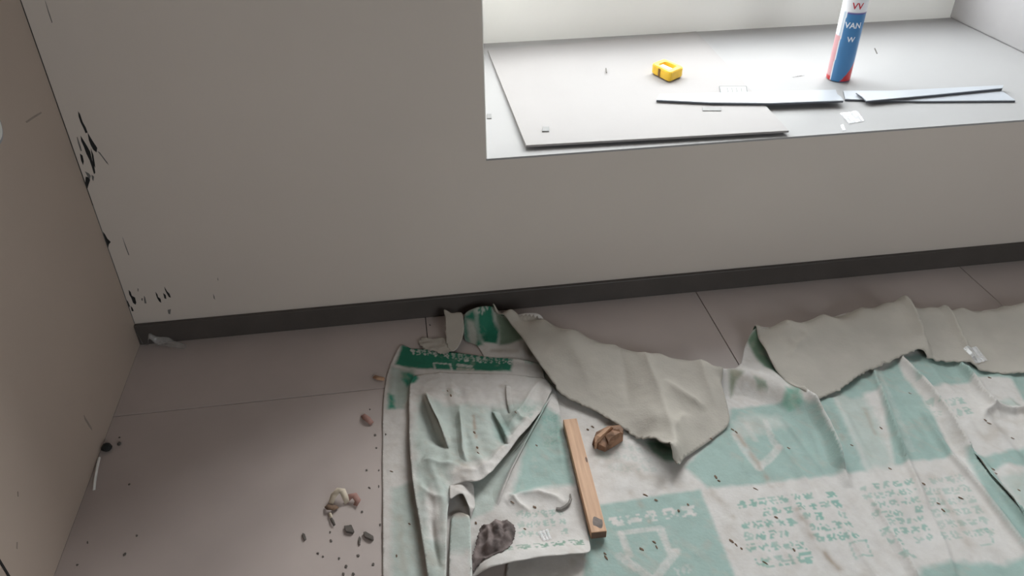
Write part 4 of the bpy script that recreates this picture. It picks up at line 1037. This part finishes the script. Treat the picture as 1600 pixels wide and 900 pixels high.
g_ctl = [(0.7361, -0.3886, 0.018), (0.7551, -0.516, 0.022), (0.7074, -0.6199, 0.026), (0.7176, -0.7489, 0.026), (0.8229, -0.4023, 0.018), (0.837, -0.5289, 0.022), (0.9097, -0.4161, 0.018), (0.9606, -0.3787, 0.016), (0.79, -0.5842, 0.03), (0.7575, -0.2946, 0.01), (0.8484, -0.308, 0.009), (0.939, -0.3235, 0.01)]
g_cr = [
    ([(0.7076, -0.3255), (0.7159, -0.3876), (0.7277, -0.4512), (0.7417, -0.4926), (0.7533, -0.523)], -0.016, 0.004, 0.012),
    ([(0.7139, -0.3221), (0.7234, -0.3846), (0.7368, -0.4446), (0.7522, -0.4846)], 0.010, 0.014, 0.003),
    ([(0.7936, -0.3786), (0.79, -0.461), (0.7853, -0.5374), (0.788, -0.5653)], 0.010, 0.004, 0.012),
    ([(0.8625, -0.3895), (0.8703, -0.4433), (0.8777, -0.4946), (0.8801, -0.5373)], -0.013, 0.004, 0.014),
    ([(0.9102, -0.3076), (0.9022, -0.3741), (0.901, -0.4337)], -0.008, 0.004, 0.010),
    ([(0.9894, -0.3202), (0.9446, -0.4025), (0.9109, -0.4559), (0.8833, -0.4955)], 0.009, 0.005, 0.012),
    ([(0.9077, -0.4285), (0.9252, -0.4581), (0.9409, -0.4606)], 0.006, 0.006, 0.006),
    ([(0.6864, -0.6109), (0.7168, -0.6493), (0.7396, -0.6561)], 0.006, 0.010, 0.010),
    ([(0.6969, -0.5419), (0.7364, -0.5626), (0.7697, -0.5715)], 0.007, 0.014, 0.010),
    ([(0.7071, -0.6961), (0.7092, -0.7573), (0.7147, -0.8153)], -0.007, 0.006, 0.010),
    ([(0.7562, -0.6012), (0.7772, -0.5922), (0.8075, -0.5987), (0.8367, -0.582), (0.8779, -0.5332), (0.9214, -0.4817), (0.9673, -0.4274)], 0.006, 0.010, 0.010),
]
g_cr = [(q[0], q[1] * 1.35, *q[2:]) for q in g_cr]
g_s = Surf(g_out + g_ctl, g_cr, [(0.0026, 0.035, 71), (0.0012, 0.014, 72), (0.004, 0.02, 73, (0.1, -0.995), -2.0, -1.9)], 0.012, 0.003, [(l_s, l_out)], 0.002)
gpolys = [
    ([(0.7013, -0.3312), (0.7657, -0.3742), (0.8831, -0.3928), (0.9856, -0.409), (0.8973, -0.4977), (0.8311, -0.5721), (0.7488, -0.5771), (0.6954, -0.5687), (0.6792, -0.4828)], C_PALE, 0.012),
    ([(0.6806, -0.5394), (0.7495, -0.5683), (0.7532, -0.6042), (0.7288, -0.8175), (0.7082, -0.931), (0.6862, -0.9276), (0.682, -0.6921)], C_PALE, 0.010),
    ([(0.8657, -0.4113), (0.9002, -0.4784), (0.8779, -0.5332), (0.8623, -0.4922)], C_GREEN, 0.008),
    ([(0.7125, -0.615), (0.7284, -0.6675), (0.7275, -0.7601), (0.7004, -0.741), (0.6927, -0.6619)], C_WHITE, 0.010),
]
gpolys.append(([(0.6799, -0.2332), (0.6983, -0.2409), (0.7035, -0.2607), (0.6934, -0.2778), (0.6808, -0.285)], np.array([0.03, 0.22, 0.145]), 0.002))
gl = [([(0.7143, -0.3399), (0.7317, -0.4357), (0.7476, -0.4897)], 0.006, np.array([0.55, 0.54, 0.50]), 0.5)]
gst = [([(0.8198, -0.425), (0.8189, -0.4854), (0.8163, -0.5329)], 0.004, 0.9), ([(0.7718, -0.5628), (0.7889, -0.5834)], 0.006, 0.5), ([(0.6841, -0.768), (0.7171, -0.8157)], 0.012, 0.4), ([(0.895, -0.3052), (0.9068, -0.3527)], 0.008, 0.4), ([(0.7711, -0.3085), (0.7749, -0.3362)], 0.004, 0.5)]
gt = [([(0.756, -0.3061), (0.8009, -0.3178), (0.8, -0.3579), (0.7559, -0.3465)], 1, 3, C_TEXT, 0.25, 73), ([(0.9092, -0.4182), (0.971, -0.4067), (0.9459, -0.4655), (0.9014, -0.4706)], 2, 3, C_TEXT, 0.3, 74)]
g_paint = paint(C_WHITE, gpolys, gt, gl, gst)
sheet('gathered_fold', g_out, g_s, lef, MP, g_paint, res=0.0036, thick=0.0016)
pleat([(0.7574, -0.5236), (0.7427, -0.4615), (0.7273, -0.3936), (0.7136, -0.3265)], [(0.748, -0.3319), (0.7668, -0.3957), (0.7787, -0.4592), (0.7875, -0.5152)], g_s, 0.013, 0.010, lef, MP, g_paint, 0.003)
pleat([(0.8843, -0.538), (0.8803, -0.497), (0.8735, -0.452), (0.8653, -0.4028)], [(0.8991, -0.406), (0.9095, -0.4556), (0.9175, -0.497)], g_s, 0.012, 0.010, lef, MP, g_paint, 0.003)
pleat([(0.7901, -0.3994), (0.7881, -0.4805), (0.7874, -0.5302), (0.7901, -0.5711)], [(0.7606, -0.5664), (0.7595, -0.4993), (0.7694, -0.417)], g_s, 0.009, 0.010, lef, MP, g_paint, 0.003)
pleat([(0.9019, -0.438), (0.9031, -0.3786), (0.9105, -0.3169)], [(0.9332, -0.3205), (0.9326, -0.3833), (0.9251, -0.4312)], g_s, 0.008, 0.010, lef, MP, g_paint, 0.003)

# narrow tuck of the sheet right of the gathered fold, with its small arched curl
n_out = [(0.7478, -0.6884, 0.01), (0.7662, -0.6833, 0.012), (0.7824, -0.7019, 0.016), (0.778, -0.767, 0.018), (0.7729, -0.8372, 0.018), (0.7606, -0.9503, 0.018), (0.7182, -0.94, 0.012), (0.73, -0.8262, 0.012), (0.7395, -0.7406, 0.011)]
n_s = Surf(n_out, [], [(0.001, 0.02, 81)], 0.01, 0.003, [(l_s, l_out)], 0.002)
sheet('narrow_tuck', n_out, n_s, lef, [M_PRINT, M_BACK], paint(C_PALE, [([(0.7411, -0.6695), (0.7896, -0.677), (0.787, -0.7007), (0.7396, -0.6885)], C_BEIGE, .006), ([(0.7323, -0.7755), (0.7781, -0.7826), (0.7612, -0.9392), (0.7082, -0.931)], C_WHITE, 0.01)]), res=0.004)
k_out = [(0.7472, -0.6639, 0.033), (0.7607, -0.6588, 0.036), (0.7734, -0.659, 0.034), (0.7808, -0.6723, 0.027), (0.784, -0.687, 0.017), (0.7851, -0.6974, 0.008), (0.7956, -0.6716, 0.008), (0.7979, -0.6405, 0.01), (0.7967, -0.6165, 0.016), (0.7767, -0.6066, 0.022), (0.7526, -0.6097, 0.022)]
k_s = Surf(k_out, [], [(0.0008, 0.01, 82)], 0.008, 0.003, [(l_s, l_out)], 0.002)
sheet('arched_curl', k_out, k_s, lef, [M_PRINT, M_BACK], paint(C_WHITE, []), res=0.003)

# torn flap at the header band, curled up near the baseboard
t_out = [(0.7853, -0.0446, 0.045), (0.8041, -0.0618, 0.045), (0.8288, -0.0672, 0.046), (0.8311, -0.0929, 0.042), (0.8297, -0.1205, 0.034), (0.822, -0.1438, 0.024), (0.8097, -0.1659, 0.014), (0.7923, -0.1762, 0.01), (0.783, -0.154, 0.012), (0.7819, -0.1135, 0.022), (0.7856, -0.0776, 0.036)]
t_s = Surf(t_out, [], [(0.001, 0.02, 91)], 0.01, 0.003, [(l_s, l_out)], 0.002)
sheet('torn_flap', t_out, t_s, lef, [M_BACK, M_BACKGREEN], res=0.004, ragged=(7, 10, 0.002))
u_out = [(0.7222, -0.1036, 0.007), (0.7478, -0.117, 0.008), (0.7791, -0.1192, 0.01), (0.7943, -0.1545, 0.011), (0.7875, -0.1767, 0.011), (0.7662, -0.1797, 0.01), (0.7447, -0.1661, 0.01), (0.7259, -0.1529, 0.008), (0.7127, -0.1248, 0.006)]
u_s = Surf(u_out, [], [(0.002, 0.012, 93)], 0.01, 0.003, [(l_s, l_out)], 0.002)
sheet('torn_flap', u_out, u_s, lef, [M_BACK, M_BACKGREEN], res=0.003, ragged=(0, 9, 0.003))

# ======================= things on the sheets =======================
def floor_z(x, y, fs):
    return max([0.0] + [float(f(np.array([x]), np.array([y]))[0]) for f in fs])


# wooden batten resting on the sheets
wt = [(1.0168, -0.4747, 0.026), (1.0477, -0.4735, 0.026), (1.0376, -0.7839, 0.026), (1.0101, -0.7826, 0.026)]
ax = Vector((wt[0][0] + wt[1][0], wt[0][1] + wt[1][1])) / 2; bx_ = Vector((wt[2][0] + wt[3][0], wt[2][1] + wt[3][1])) / 2
wl = (bx_ - ax).length; ang = math.atan2(bx_.y - ax.y, bx_.x - ax.x) + math.pi / 2
bat = empty('wooden_batten', 'straight pale pine batten lying across the sheets', 'batten', ((ax.x + bx_.x) / 2, (ax.y + bx_.y) / 2, 0.0072))
bat.rotation_euler = (0, 0, ang)
hw = 0.5 * (Vector(wt[1][:2]) - Vector(wt[0][:2])).length
obj('timber', boxes('timber', [(-hw, hw, -wl / 2, wl / 2, 0.0, 0.019)], 0.0012), M_WOOD, bat)
obj('end_grain', boxes('end_grain', [(-hw + .001, hw - .001, -wl / 2 - 0.0006, -wl / 2, 0.001, 0.018)]), M_WOODEND, bat, label='dark sawn end')
# dark worn spot near the end and a small knot
vv = [(0.002 + 0.010 * math.cos(t) , -wl / 2 + 0.022 + 0.013 * math.sin(t) + 0.003 * math.cos(3 * t), 0.0191) for t in np.linspace(0, 2 * math.pi, 20, endpoint=False)]
obj('dark_spot', mesh('dark_spot', vv, [tuple(range(20))]), mat('grey_wood_spot', (0.20, 0.165, 0.15), 0.8, 0.3, 60), bat)
vv = [(hw - 0.003 + 0.0022 * math.cos(t), 0.03 + 0.008 * math.sin(t), 0.0191) for t in np.linspace(0, 2 * math.pi, 14, endpoint=False)]
obj('knot', mesh('knot', vv, [tuple(range(14))]), M_WOODEND, bat)


def rock(name, loc, size, rotz, m, seed, label=None, cat=None, group=None, sub=2, rough=0.25, parent=None, tilt=0.0):
    bm = bmesh.new()
    bmesh.ops.create_icosphere(bm, subdivisions=sub, radius=1.0)
    R = random.Random(seed)
    ph = [R.uniform(0, 6.28) for _ in range(6)]
    for q in bm.verts:
        a = q.co
        k = 1 + rough * (0.5 * math.sin(3 * a.x + ph[0]) + 0.4 * math.sin(4 * a.y + ph[1]) + 0.4 * math.sin(5 * a.z + ph[2]) + 0.3 * R.uniform(-1, 1))
        q.co = Vector((a.x * size[0] * k, a.y * size[1] * k, a.z * size[2] * k))
    zm = min(q.co.z for q in bm.verts)
    for q in bm.verts: q.co.z -= zm
    me = bpy.data.meshes.new(name); bm.to_mesh(me); bm.free()
    o = obj(name, me, m, parent, label, cat, group)
    o.location = loc; o.rotation_euler = (0, tilt, rotz)
    return o


# broken brown wood piece beside the batten
ch = [(1.069, -0.5384), (1.0818, -0.515), (1.1114, -0.5017), (1.1407, -0.5023), (1.1461, -0.5152), (1.1349, -0.5352), (1.1096, -0.5545), (1.0917, -0.5631), (1.0784, -0.5534)]
cxx = sum(a[0] for a in ch) / len(ch); cyy = sum(a[1] for a in ch) / len(ch)
wp = empty('broken_wood_piece', 'broken rusty-brown bark chunk on the sheet beside the batten', 'wood chunk', (cxx, cyy, 0.004))


def ridge_chunk(name, base, top, z, parent, m):
    """faceted chunk: base outline and a smaller upper outline"""
    n = len(base)
    R = random.Random(5)
    v = [(a[0] - cxx, a[1] - cyy, 0.0) for a in base] + [(a[0] - cxx, a[1] - cyy, z * R.uniform(.5, .8)) for a in inset2(base, .96)] + [(a[0] - cxx, a[1] - cyy, z * R.uniform(.8, 1.1)) for a in top]
    f = []
    for j in range(2):
        for i in range(n): f.append((j * n + i, j * n + (i + 1) % n, (j + 1) * n + (i + 1) % n, (j + 1) * n + i))
    f.append(tuple(2 * n + i for i in range(n))); f.append(tuple(range(n))[::-1])
    me = mesh(name, v, f)
    bm = bmesh.new(); bm.from_mesh(me); bmesh.ops.recalc_face_normals(bm, faces=bm.faces); bmesh.ops.triangulate(bm, faces=[q for q in bm.faces if len(q.verts) > 4]); bm.to_mesh(me); bm.free()
    return obj(name, me, m, parent)


def inset2(poly, k, cx=None, cy=None):
    cx = sum(a[0] for a in poly) / len(poly) if cx is None else cx; cy = sum(a[1] for a in poly) / len(poly) if cy is None else cy
    return [(cx + (a[0] - cx) * k, cy + (a[1] - cy) * k) for a in poly]


ridge_chunk('core', ch, inset2(ch, 0.55), 0.020, wp, M_BROWN)
strip = [(1.0965, -0.5332, 0.02), (1.116, -0.5245, 0.02), (1.1355, -0.5276, 0.02), (1.1385, -0.5379, 0.02), (1.1148, -0.5517, 0.02), (1.0991, -0.5569, 0.02)]
ridge_chunk('splinter', [(a[0], a[1]) for a in strip], inset2(strip, .7), 0.029, wp, M_BROWN)
pale = [(1.0744, -0.5316, 0.01), (1.1046, -0.5147, 0.01), (1.1224, -0.5135, 0.01), (1.1041, -0.5284, 0.01), (1.0819, -0.5483, 0.01), (1.0709, -0.5523, 0.01)]
ridge_chunk('pale_side', [(a[0], a[1]) for a in pale], inset2(pale, .75), 0.026, wp, M_TAN)

# dark crumpled rag on the left sheet
rg_out = [(0.7731, -0.8219, 0.012), (0.7774, -0.7945, 0.016), (0.7878, -0.767, 0.016), (0.7957, -0.7412, 0.016), (0.8024, -0.7269, 0.016), (0.8146, -0.7304, 0.018), (0.8281, -0.7232, 0.018), (0.8434, -0.7225, 0.018), (0.8626, -0.7301, 0.016), (0.8667, -0.7446, 0.014), (0.8611, -0.7649, 0.014), (0.851, -0.7827, 0.014), (0.8383, -0.7938, 0.014), (0.8155, -0.8003, 0.014), (0.7966, -0.8059, 0.012), (0.782, -0.8177, 0.012)]
rg_ctl = [(0.8074, -0.7703, 0.026), (0.8272, -0.7601, 0.028), (0.8445, -0.7687, 0.026), (0.7947, -0.793, 0.02), (0.8116, -0.7856, 0.026)]
rg_cr = [([(0.8075, -0.7118), (0.8153, -0.7515), (0.8046, -0.7868)], 0.012, 0.006, 0.003), ([(0.8298, -0.7074), (0.8347, -0.7469), (0.8364, -0.7801)], 0.014, 0.003, 0.007), ([(0.8191, -0.7214), (0.8229, -0.7602), (0.8147, -0.7854)], -0.014, 0.004, 0.004),
         ([(0.8525, -0.7109), (0.8555, -0.7425), (0.8432, -0.7752)], 0.010, 0.003, 0.006), ([(0.7782, -0.8042), (0.7939, -0.7734), (0.7952, -0.7408)], 0.010, 0.005, 0.005), ([(0.8434, -0.7205), (0.8435, -0.7559), (0.8295, -0.7848)], -0.012, 0.003, 0.004),
         ([(0.7898, -0.755), (0.8166, -0.741), (0.8616, -0.7358)], 0.006, 0.004, 0.004)]
rg_cr = [(q[0], q[1] * 0.55, q[2] * 1.2, q[3] * 1.2) for q in rg_cr]
rg_s = Surf(rg_out + rg_ctl, rg_cr, [(0.003, 0.016, 101), (0.0018, 0.007, 102)], 0.01, 0.004, [(l_s, l_out)], 0.002)
rag = empty('crumpled_rag', 'dark brown crumpled rag on the left sheet', 'rag', (rg_out[0][0], rg_out[0][1], 0.01))
sheet('cloth', rg_out, rg_s, rag, [M_RAG, M_RAG], res=0.0028, ragged=(0, 16, 0.0015), thick=0.001)

# grey curved peel near the batten
pth = [(a[0], a[1], 0.0075 + 0.002 * math.sin(i)) for i, a in enumerate([(0.9925, -0.6691), (0.991, -0.6823), (0.9848, -0.6929), (0.9755, -0.6996), (0.9656, -0.703), (0.957, -0.7)])]
obj('curved_peel', tube('curved_peel', pth, 0.004, 6, [0.4, .6, .8, 1, 1.2, 1]), mat('grey_peel', (0.20, 0.18, 0.165), 0.7, 0.2, 60),
    label='grey curved sliver on the sheet left of the batten', cat='peel')
# glossy tape on the sheets
for lab, q, fs in (('glossy piece of tape stuck on the right folded flap', [(2.0466, -0.3837, 0.022), (2.0887, -0.3777, 0.022), (2.0885, -0.4254, 0.018), (2.0488, -0.4337, 0.018)], [r_s]),
                   ('small glossy scrap on the left sheet above its curled edge', [(0.9101, -0.7497, 0.008), (0.931, -0.7468, 0.008), (0.9333, -0.7746, 0.008), (0.9152, -0.7777, 0.008)], [l_s])):
    bm = bmesh.new(); n = 7
    g = [[None] * n for _ in range(n)]
    for i in range(n):
        for j in range(n):
            u, w = i / (n - 1), j / (n - 1)
            a = lerp2(lerp2(q[0], q[1], u), lerp2(q[3], q[2], u), w)
            g[i][j] = bm.verts.new((a[0], a[1], floor_z(a[0], a[1], fs) + 0.0012 + 0.002 * abs(math.sin(u * 9.5))))
    for i in range(n - 1):
        for j in range(n - 1): bm.faces.new((g[i][j], g[i + 1][j], g[i + 1][j + 1], g[i][j + 1]))
    me = bpy.data.meshes.new('tape_scrap'); bm.to_mesh(me); bm.free()
    o = obj('tape_scrap', me, M_TAPE, label=lab, cat='tape'); o.modifiers.new('thickness', 'SOLIDIFY').thickness = 0.0004

# ======================= debris =======================
ALL = [main_s, l_s]
OUT = {id(main_s): main_out, id(l_s): l_out, id(g_s): g_out, id(flap_s): flap_out, id(r_s): r_out}


def ground(x, y):
    z = 0.0
    for s in (main_s, l_s, g_s, flap_s, r_s):
        if bool(inside(OUT[id(s)], np.array([x]), np.array([y]))[0]):
            z = max(z, float(s(np.array([x]), np.array([y]))[0]))
    return z


# larger pieces on the bare tiles
def chunk(label, pts, z, m, cat, name, group=None):
    q = [(a[0], a[1]) for a in pts]
    g = max(ground(*a) for a in q)
    return obj(name, prism(name, q, g, g + z, min(0.001, z * .2)), m, label=label, cat=cat, group=group)


chunk('grey brick-shaped crumb on the floor nearest the pale wood shaving', [(0.5352, -0.6755), (0.5502, -0.6762), (0.5554, -0.691), (0.5529, -0.6953), (0.5392, -0.6901)], 0.006, M_CRUMB, 'crumb', 'rubble_crumb')
chunk('grey brick-shaped crumb on the floor close to the left sheet edge', [(0.5728, -0.6968), (0.5778, -0.6961), (0.5926, -0.7091), (0.5926, -0.7167), (0.5889, -0.7176), (0.5753, -0.7079)], 0.006, M_CRUMB, 'crumb', 'rubble_crumb')
chunk('small dark upright sliver between the two grey crumbs', [(0.5654, -0.7018), (0.5679, -0.7083), (0.5668, -0.7232), (0.5643, -0.7243), (0.563, -0.7136)], 0.003, M_CRUMB, 'crumb', 'rubble_crumb')
chunk('lone dark crumb on the floor left of the grey crumbs', [(0.4546, -0.6784), (0.4598, -0.6823), (0.463, -0.6934), (0.4595, -0.6974), (0.4566, -0.6894)], 0.004, M_CRUMB, 'crumb', 'rubble_crumb')


def curl(label, path, w, m, name, cat):
    """thin arched shaving: a ribbon along a 3-D path"""
    v = []; f = []
    P = [Vector(a) for a in path]
    for i, a in enumerate(P):
        t = (P[min(i + 1, len(P) - 1)] - P[max(i - 1, 0)]); n = Vector((-t.y, t.x, 0)).normalized() * w * (0.5 + 0.5 * math.sin(math.pi * (0.15 + 0.7 * i / (len(P) - 1))))
        v += [a + n + Vector((0, 0, .002)), a - n]
    for i in range(len(P) - 1): f.append((2 * i, 2 * i + 1, 2 * i + 3, 2 * i + 2))
    o = obj(name, mesh(name, v, f), m, label=label, cat=cat, smooth=True)
    s = o.modifiers.new('thickness', 'SOLIDIFY'); s.thickness = 0.0012
    return o


def arch(pts, h):
    n = len(pts)
    return [(a[0], a[1], 0.003 + h * math.sin(math.pi * i / (n - 1))) for i, a in enumerate(pts)]


curl('pale arched wood shaving on the floor left of the sheets', arch([(0.5068, -0.6147), (0.5128, -0.6023), (0.5229, -0.5938), (0.5321, -0.5969), (0.5376, -0.6112), (0.5403, -0.6183)], 0.014), 0.007, M_SHAVE, 'wood_shaving', 'wood shaving')
curl('pinkish brown shaving touching the pale one', arch([(0.5376, -0.6146), (0.5453, -0.6074), (0.5556, -0.6074), (0.5622, -0.6201), (0.5559, -0.6274)], 0.008), 0.007, M_PINK, 'wood_shaving', 'wood shaving')
curl('brown shaving scrap at the left end of the pale shaving', arch([(0.4979, -0.6183), (0.5034, -0.6273), (0.5137, -0.6306), (0.5212, -0.6236)], 0.006), 0.006, M_CRUMB2, 'wood_shaving', 'wood shaving')
curl('thin pale splinter below the pale wood shaving', arch([(0.5051, -0.6374), (0.5079, -0.6459), (0.5095, -0.6541)], 0.002), 0.003, M_SHAVE, 'wood_shaving', 'wood shaving')
curl('thin dark splinter below the pale wood shaving', arch([(0.5081, -0.6507), (0.5122, -0.6609), (0.5163, -0.6709)], 0.002), 0.003, M_CRUMB, 'wood_shaving', 'wood shaving')
curl('reddish shavings on the floor above the scattered crumbs', arch([(0.5702, -0.3646), (0.5761, -0.3781), (0.5833, -0.3876), (0.5919, -0.3972)], 0.006), 0.007, M_PINK, 'wood_shaving', 'wood shaving')
curl('tan scrap half under the upper left sheet corner', arch([(0.5959, -0.2341), (0.6082, -0.2456), (0.622, -0.2478)], 0.003), 0.006, M_TAN, 'wood_shaving', 'wood shaving')
# white strip and black lump at the foot of the left wall
pth = [(0.005, -0.4089), (0.0082, -0.4262), (0.0121, -0.456), (0.0144, -0.4795), (0.0171, -0.4991)]
obj('white_strip', tube('white_strip', [(max(a[0], 0.004), a[1], 0.0035 + 0.004 * math.sin(i)) for i, a in enumerate(pth)], 0.0028, 6), M_PAPER,
    label='thin white strip at the foot of the left wall', cat='strip')
a = [(0.009, -0.3829)][0]
rock('black_lump', (max(a[0], 0.014), a[1], 0.0), (0.012, 0.011, 0.008), 0.4, M_STAIN, 3, 'black lump at the foot of the left wall', 'lump')
a = [(0.0372, -0.3719)][0]
rock('dark_crumb', (a[0], a[1], 0.0), (0.006, 0.006, 0.003), 0.4, M_CRUMB, 4, 'dark crumb just right of the black lump', 'crumb', sub=1)
# clear plastic scrap in the corner
fq = [(-0.0003, 0.0069, 0.03), (0.0294, 0.0042, 0.02), (0.0712, -0.0084, 0.012), (0.1183, -0.0325, 0.004), (0.1175, -0.0469, 0.003), (0.0762, -0.0386, 0.008), (0.0407, -0.0246, 0.016), (0.0106, -0.0088, 0.022)]
fe = [(max(x, 0.004), min(y, -0.015), z) for x, y, z in fq]
fs_ = Surf(fe, [([(0.0063, 0.0281), (0.0475, -0.0002), (0.1081, -0.0338)], 0.008, 0.004, 0.006)], [(0.003, 0.012, 111)], 0.006, 0.002)
fo = empty('plastic_film_scrap', 'clear crumpled plastic scrap by the baseboard in the corner', 'plastic scrap', (fe[3][0], fe[3][1], 0.0))
sheet('film', fe, fs_, fo, [M_FILM, M_FILM], res=0.004, thick=0.0003)
# scattered small crumbs (each its own object)
protos = []
for s in range(5):
    bm = bmesh.new(); R = random.Random(s)
    bmesh.ops.create_icosphere(bm, subdivisions=1, radius=1.0)
    for q in bm.verts: q.co *= R.uniform(0.6, 1.15)
    for q in bm.verts: q.co.z = max(q.co.z, -0.55)
    me = bpy.data.meshes.new('crumb'); bm.to_mesh(me); bm.free()
    protos.append(me)


def crumbs(spots, m, zones, group, name):
    meshes = []
    for me in protos:
        c = me.copy(); c.materials.append(m); meshes.append(c)
    for i, (x, y, l, w, a) in enumerate(spots):
        o = bpy.data.objects.new(name, meshes[i % 5]); COL.objects.link(o)
        h = 0.45 * w
        o.location = (x, y, ground(x, y) + 0.5 * h); o.scale = (l, w, h); o.rotation_euler = (0, 0, a)
        best = min(zones, key=lambda q: (q[0][0][0] - x) ** 2 + (q[0][0][1] - y) ** 2)
        o['label'] = best[1]; o['category'] = 'crumb'; o['group'] = group + ' ' + best[2]


def spots(pts, l, w, a0, seed):
    R = random.Random(seed)
    return [(q[0], q[1], l * R.uniform(.7, 1.3), w * R.uniform(.7, 1.3), a0 + R.uniform(-.4, .4)) for q in pts]


tile_pts = [(0.0861, -0.4942), (0.1327, -0.6327), (0.1197, -0.6742), (0.0367, -0.6858), (0.0414, -0.6352), (0.0055, -0.5705), (0.5843, -0.5812), (0.6041, -0.5808), (0.5974, -0.4306), (0.5863, -0.3458), (0.579, -0.5325), (0.6046, -0.5365), (0.6215, -0.4344), (0.51, -0.7038), (0.4868, -0.7299), (0.4969, -0.7388), (0.5408, -0.7672), (0.5364, -0.7834), (0.5542, -0.7862), (0.5272, -0.7479), (0.5701, -0.6427), (0.5999, -0.4703), (0.7453, -0.0459), (0.576, -0.3697), (0.508, -0.6836), (0.0318, -0.3493), (0.6054, -0.6802), (0.5633, -0.7463), (0.591, -0.7707), (0.5476, -0.6743)]
tile_pts = [q for q in tile_pts if q[0] > 0.008]
crumbs(spots(tile_pts, 0.0042, 0.0026, -1.2, 1), M_CRUMB, [
    ([(0.0499, -0.609)], 'tiny dark crumb on the tiles by the left wall', 'by the left wall'), ([(0.6015, -0.5804)], 'tiny dark crumb on the tiles along the left sheet edge', 'along the sheet'),
    ([(0.6031, -0.4315)], 'tiny dark crumb on the tiles by the reddish shavings', 'by the reddish shavings'), ([(0.5213, -0.7498)], 'tiny dark crumb on the tiles below the pale shaving', 'below the pale shaving'),
    ([(0.7453, -0.0459)], 'tiny dark crumb on the tiles close to the baseboard', 'near the baseboard')], 'dark crumbs', 'floor_crumb')
sheet_pts = [(1.3046, -0.6662), (1.3075, -0.6773), (1.3906, -0.5398), (1.3961, -0.5487), (1.4899, -0.6144), (1.2766, -0.825), (1.283, -0.8349), (1.2894, -0.8448), (1.1291, -0.805), (1.1305, -0.8171), (1.0286, -0.8159), (1.0289, -0.8246), (1.1001, -0.8168), (1.1446, -0.6913), (1.1627, -0.7075), (1.0703, -0.4892), (1.0835, -0.4831), (1.8826, -0.741), (1.8789, -0.7547), (1.7203, -0.8065), (1.7197, -0.8226), (1.9492, -0.6159), (1.9514, -0.6263), (1.3849, -0.7863), (1.6746, -0.7047), (1.7166, -0.5913), (2.0642, -0.4724), (1.3301, -0.566), (1.3738, -0.7102), (1.2232, -0.7286), (1.1989, -0.7411), (0.817, -0.4772), (0.817, -0.5274), (0.8176, -0.5462), (0.7937, -0.7096), (0.871, -0.6734), (0.8865, -0.7397), (0.9472, -0.525), (0.6315, -0.5462), (0.7696, -0.3264), (0.7756, -0.3452), (0.9136, -0.4481), (1.7166, -0.7554), (1.7746, -0.7984), (1.9818, -0.6688), (1.9007, -0.8014), (1.6264, -0.6321), (1.3872, -0.863), (1.3213, -0.8817), (1.8399, -0.5007), (0.6358, -0.7605), (0.6632, -0.6892), (0.9145, -0.6884)]
crumbs(spots(sheet_pts, 0.0055, 0.0024, -1.0, 2), M_CRUMB2, [
    ([(1.3047, -0.6733)], 'brown crumb at the corner of the green block below the middle flap', 'below the middle flap'), ([(1.399, -0.5411)], 'brown crumb on the green print beside the middle flap', 'beside the middle flap'),
    ([(1.283, -0.8349)], 'brown crumb on the white border left of the printed text block', 'left of the text block'), ([(1.1155, -0.8206)], 'brown crumb on the printed arrow emblem right of the batten', 'on the arrow emblem'),
    ([(1.1681, -0.7117)], 'brown crumb on the top rim of the green arrow block', 'on the green block rim'), ([(1.0769, -0.4862)], 'brown crumb between the batten and the bark chunk', 'beside the batten'),
    ([(1.8951, -0.7484)], 'brown crumb on the creased print at the far right', 'far right'), ([(1.7266, -0.8074)], 'brown crumb on the right-hand printed text block', 'on the right text block'),
    ([(1.9509, -0.6202)], 'brown crumb on the raised pleat below the right flap', 'below the right flap'), ([(0.8181, -0.5047)], 'brown crumb in the gathered fold of the left sheet', 'in the gathered fold'),
    ([(0.894, -0.6934)], 'brown crumb near the dark rag on the left sheet', 'near the rag'), ([(0.6381, -0.6853)], 'brown crumb on the left border of the left sheet', 'on the left border'),
    ([(1.3692, -0.8454)], 'brown crumb among the lower lines of the printed text', 'on the text'), ([(1.7293, -0.6093)], 'brown crumb on the diagonal creases under the right flap', 'on the diagonal creases')], 'brown crumbs', 'wood_crumb')
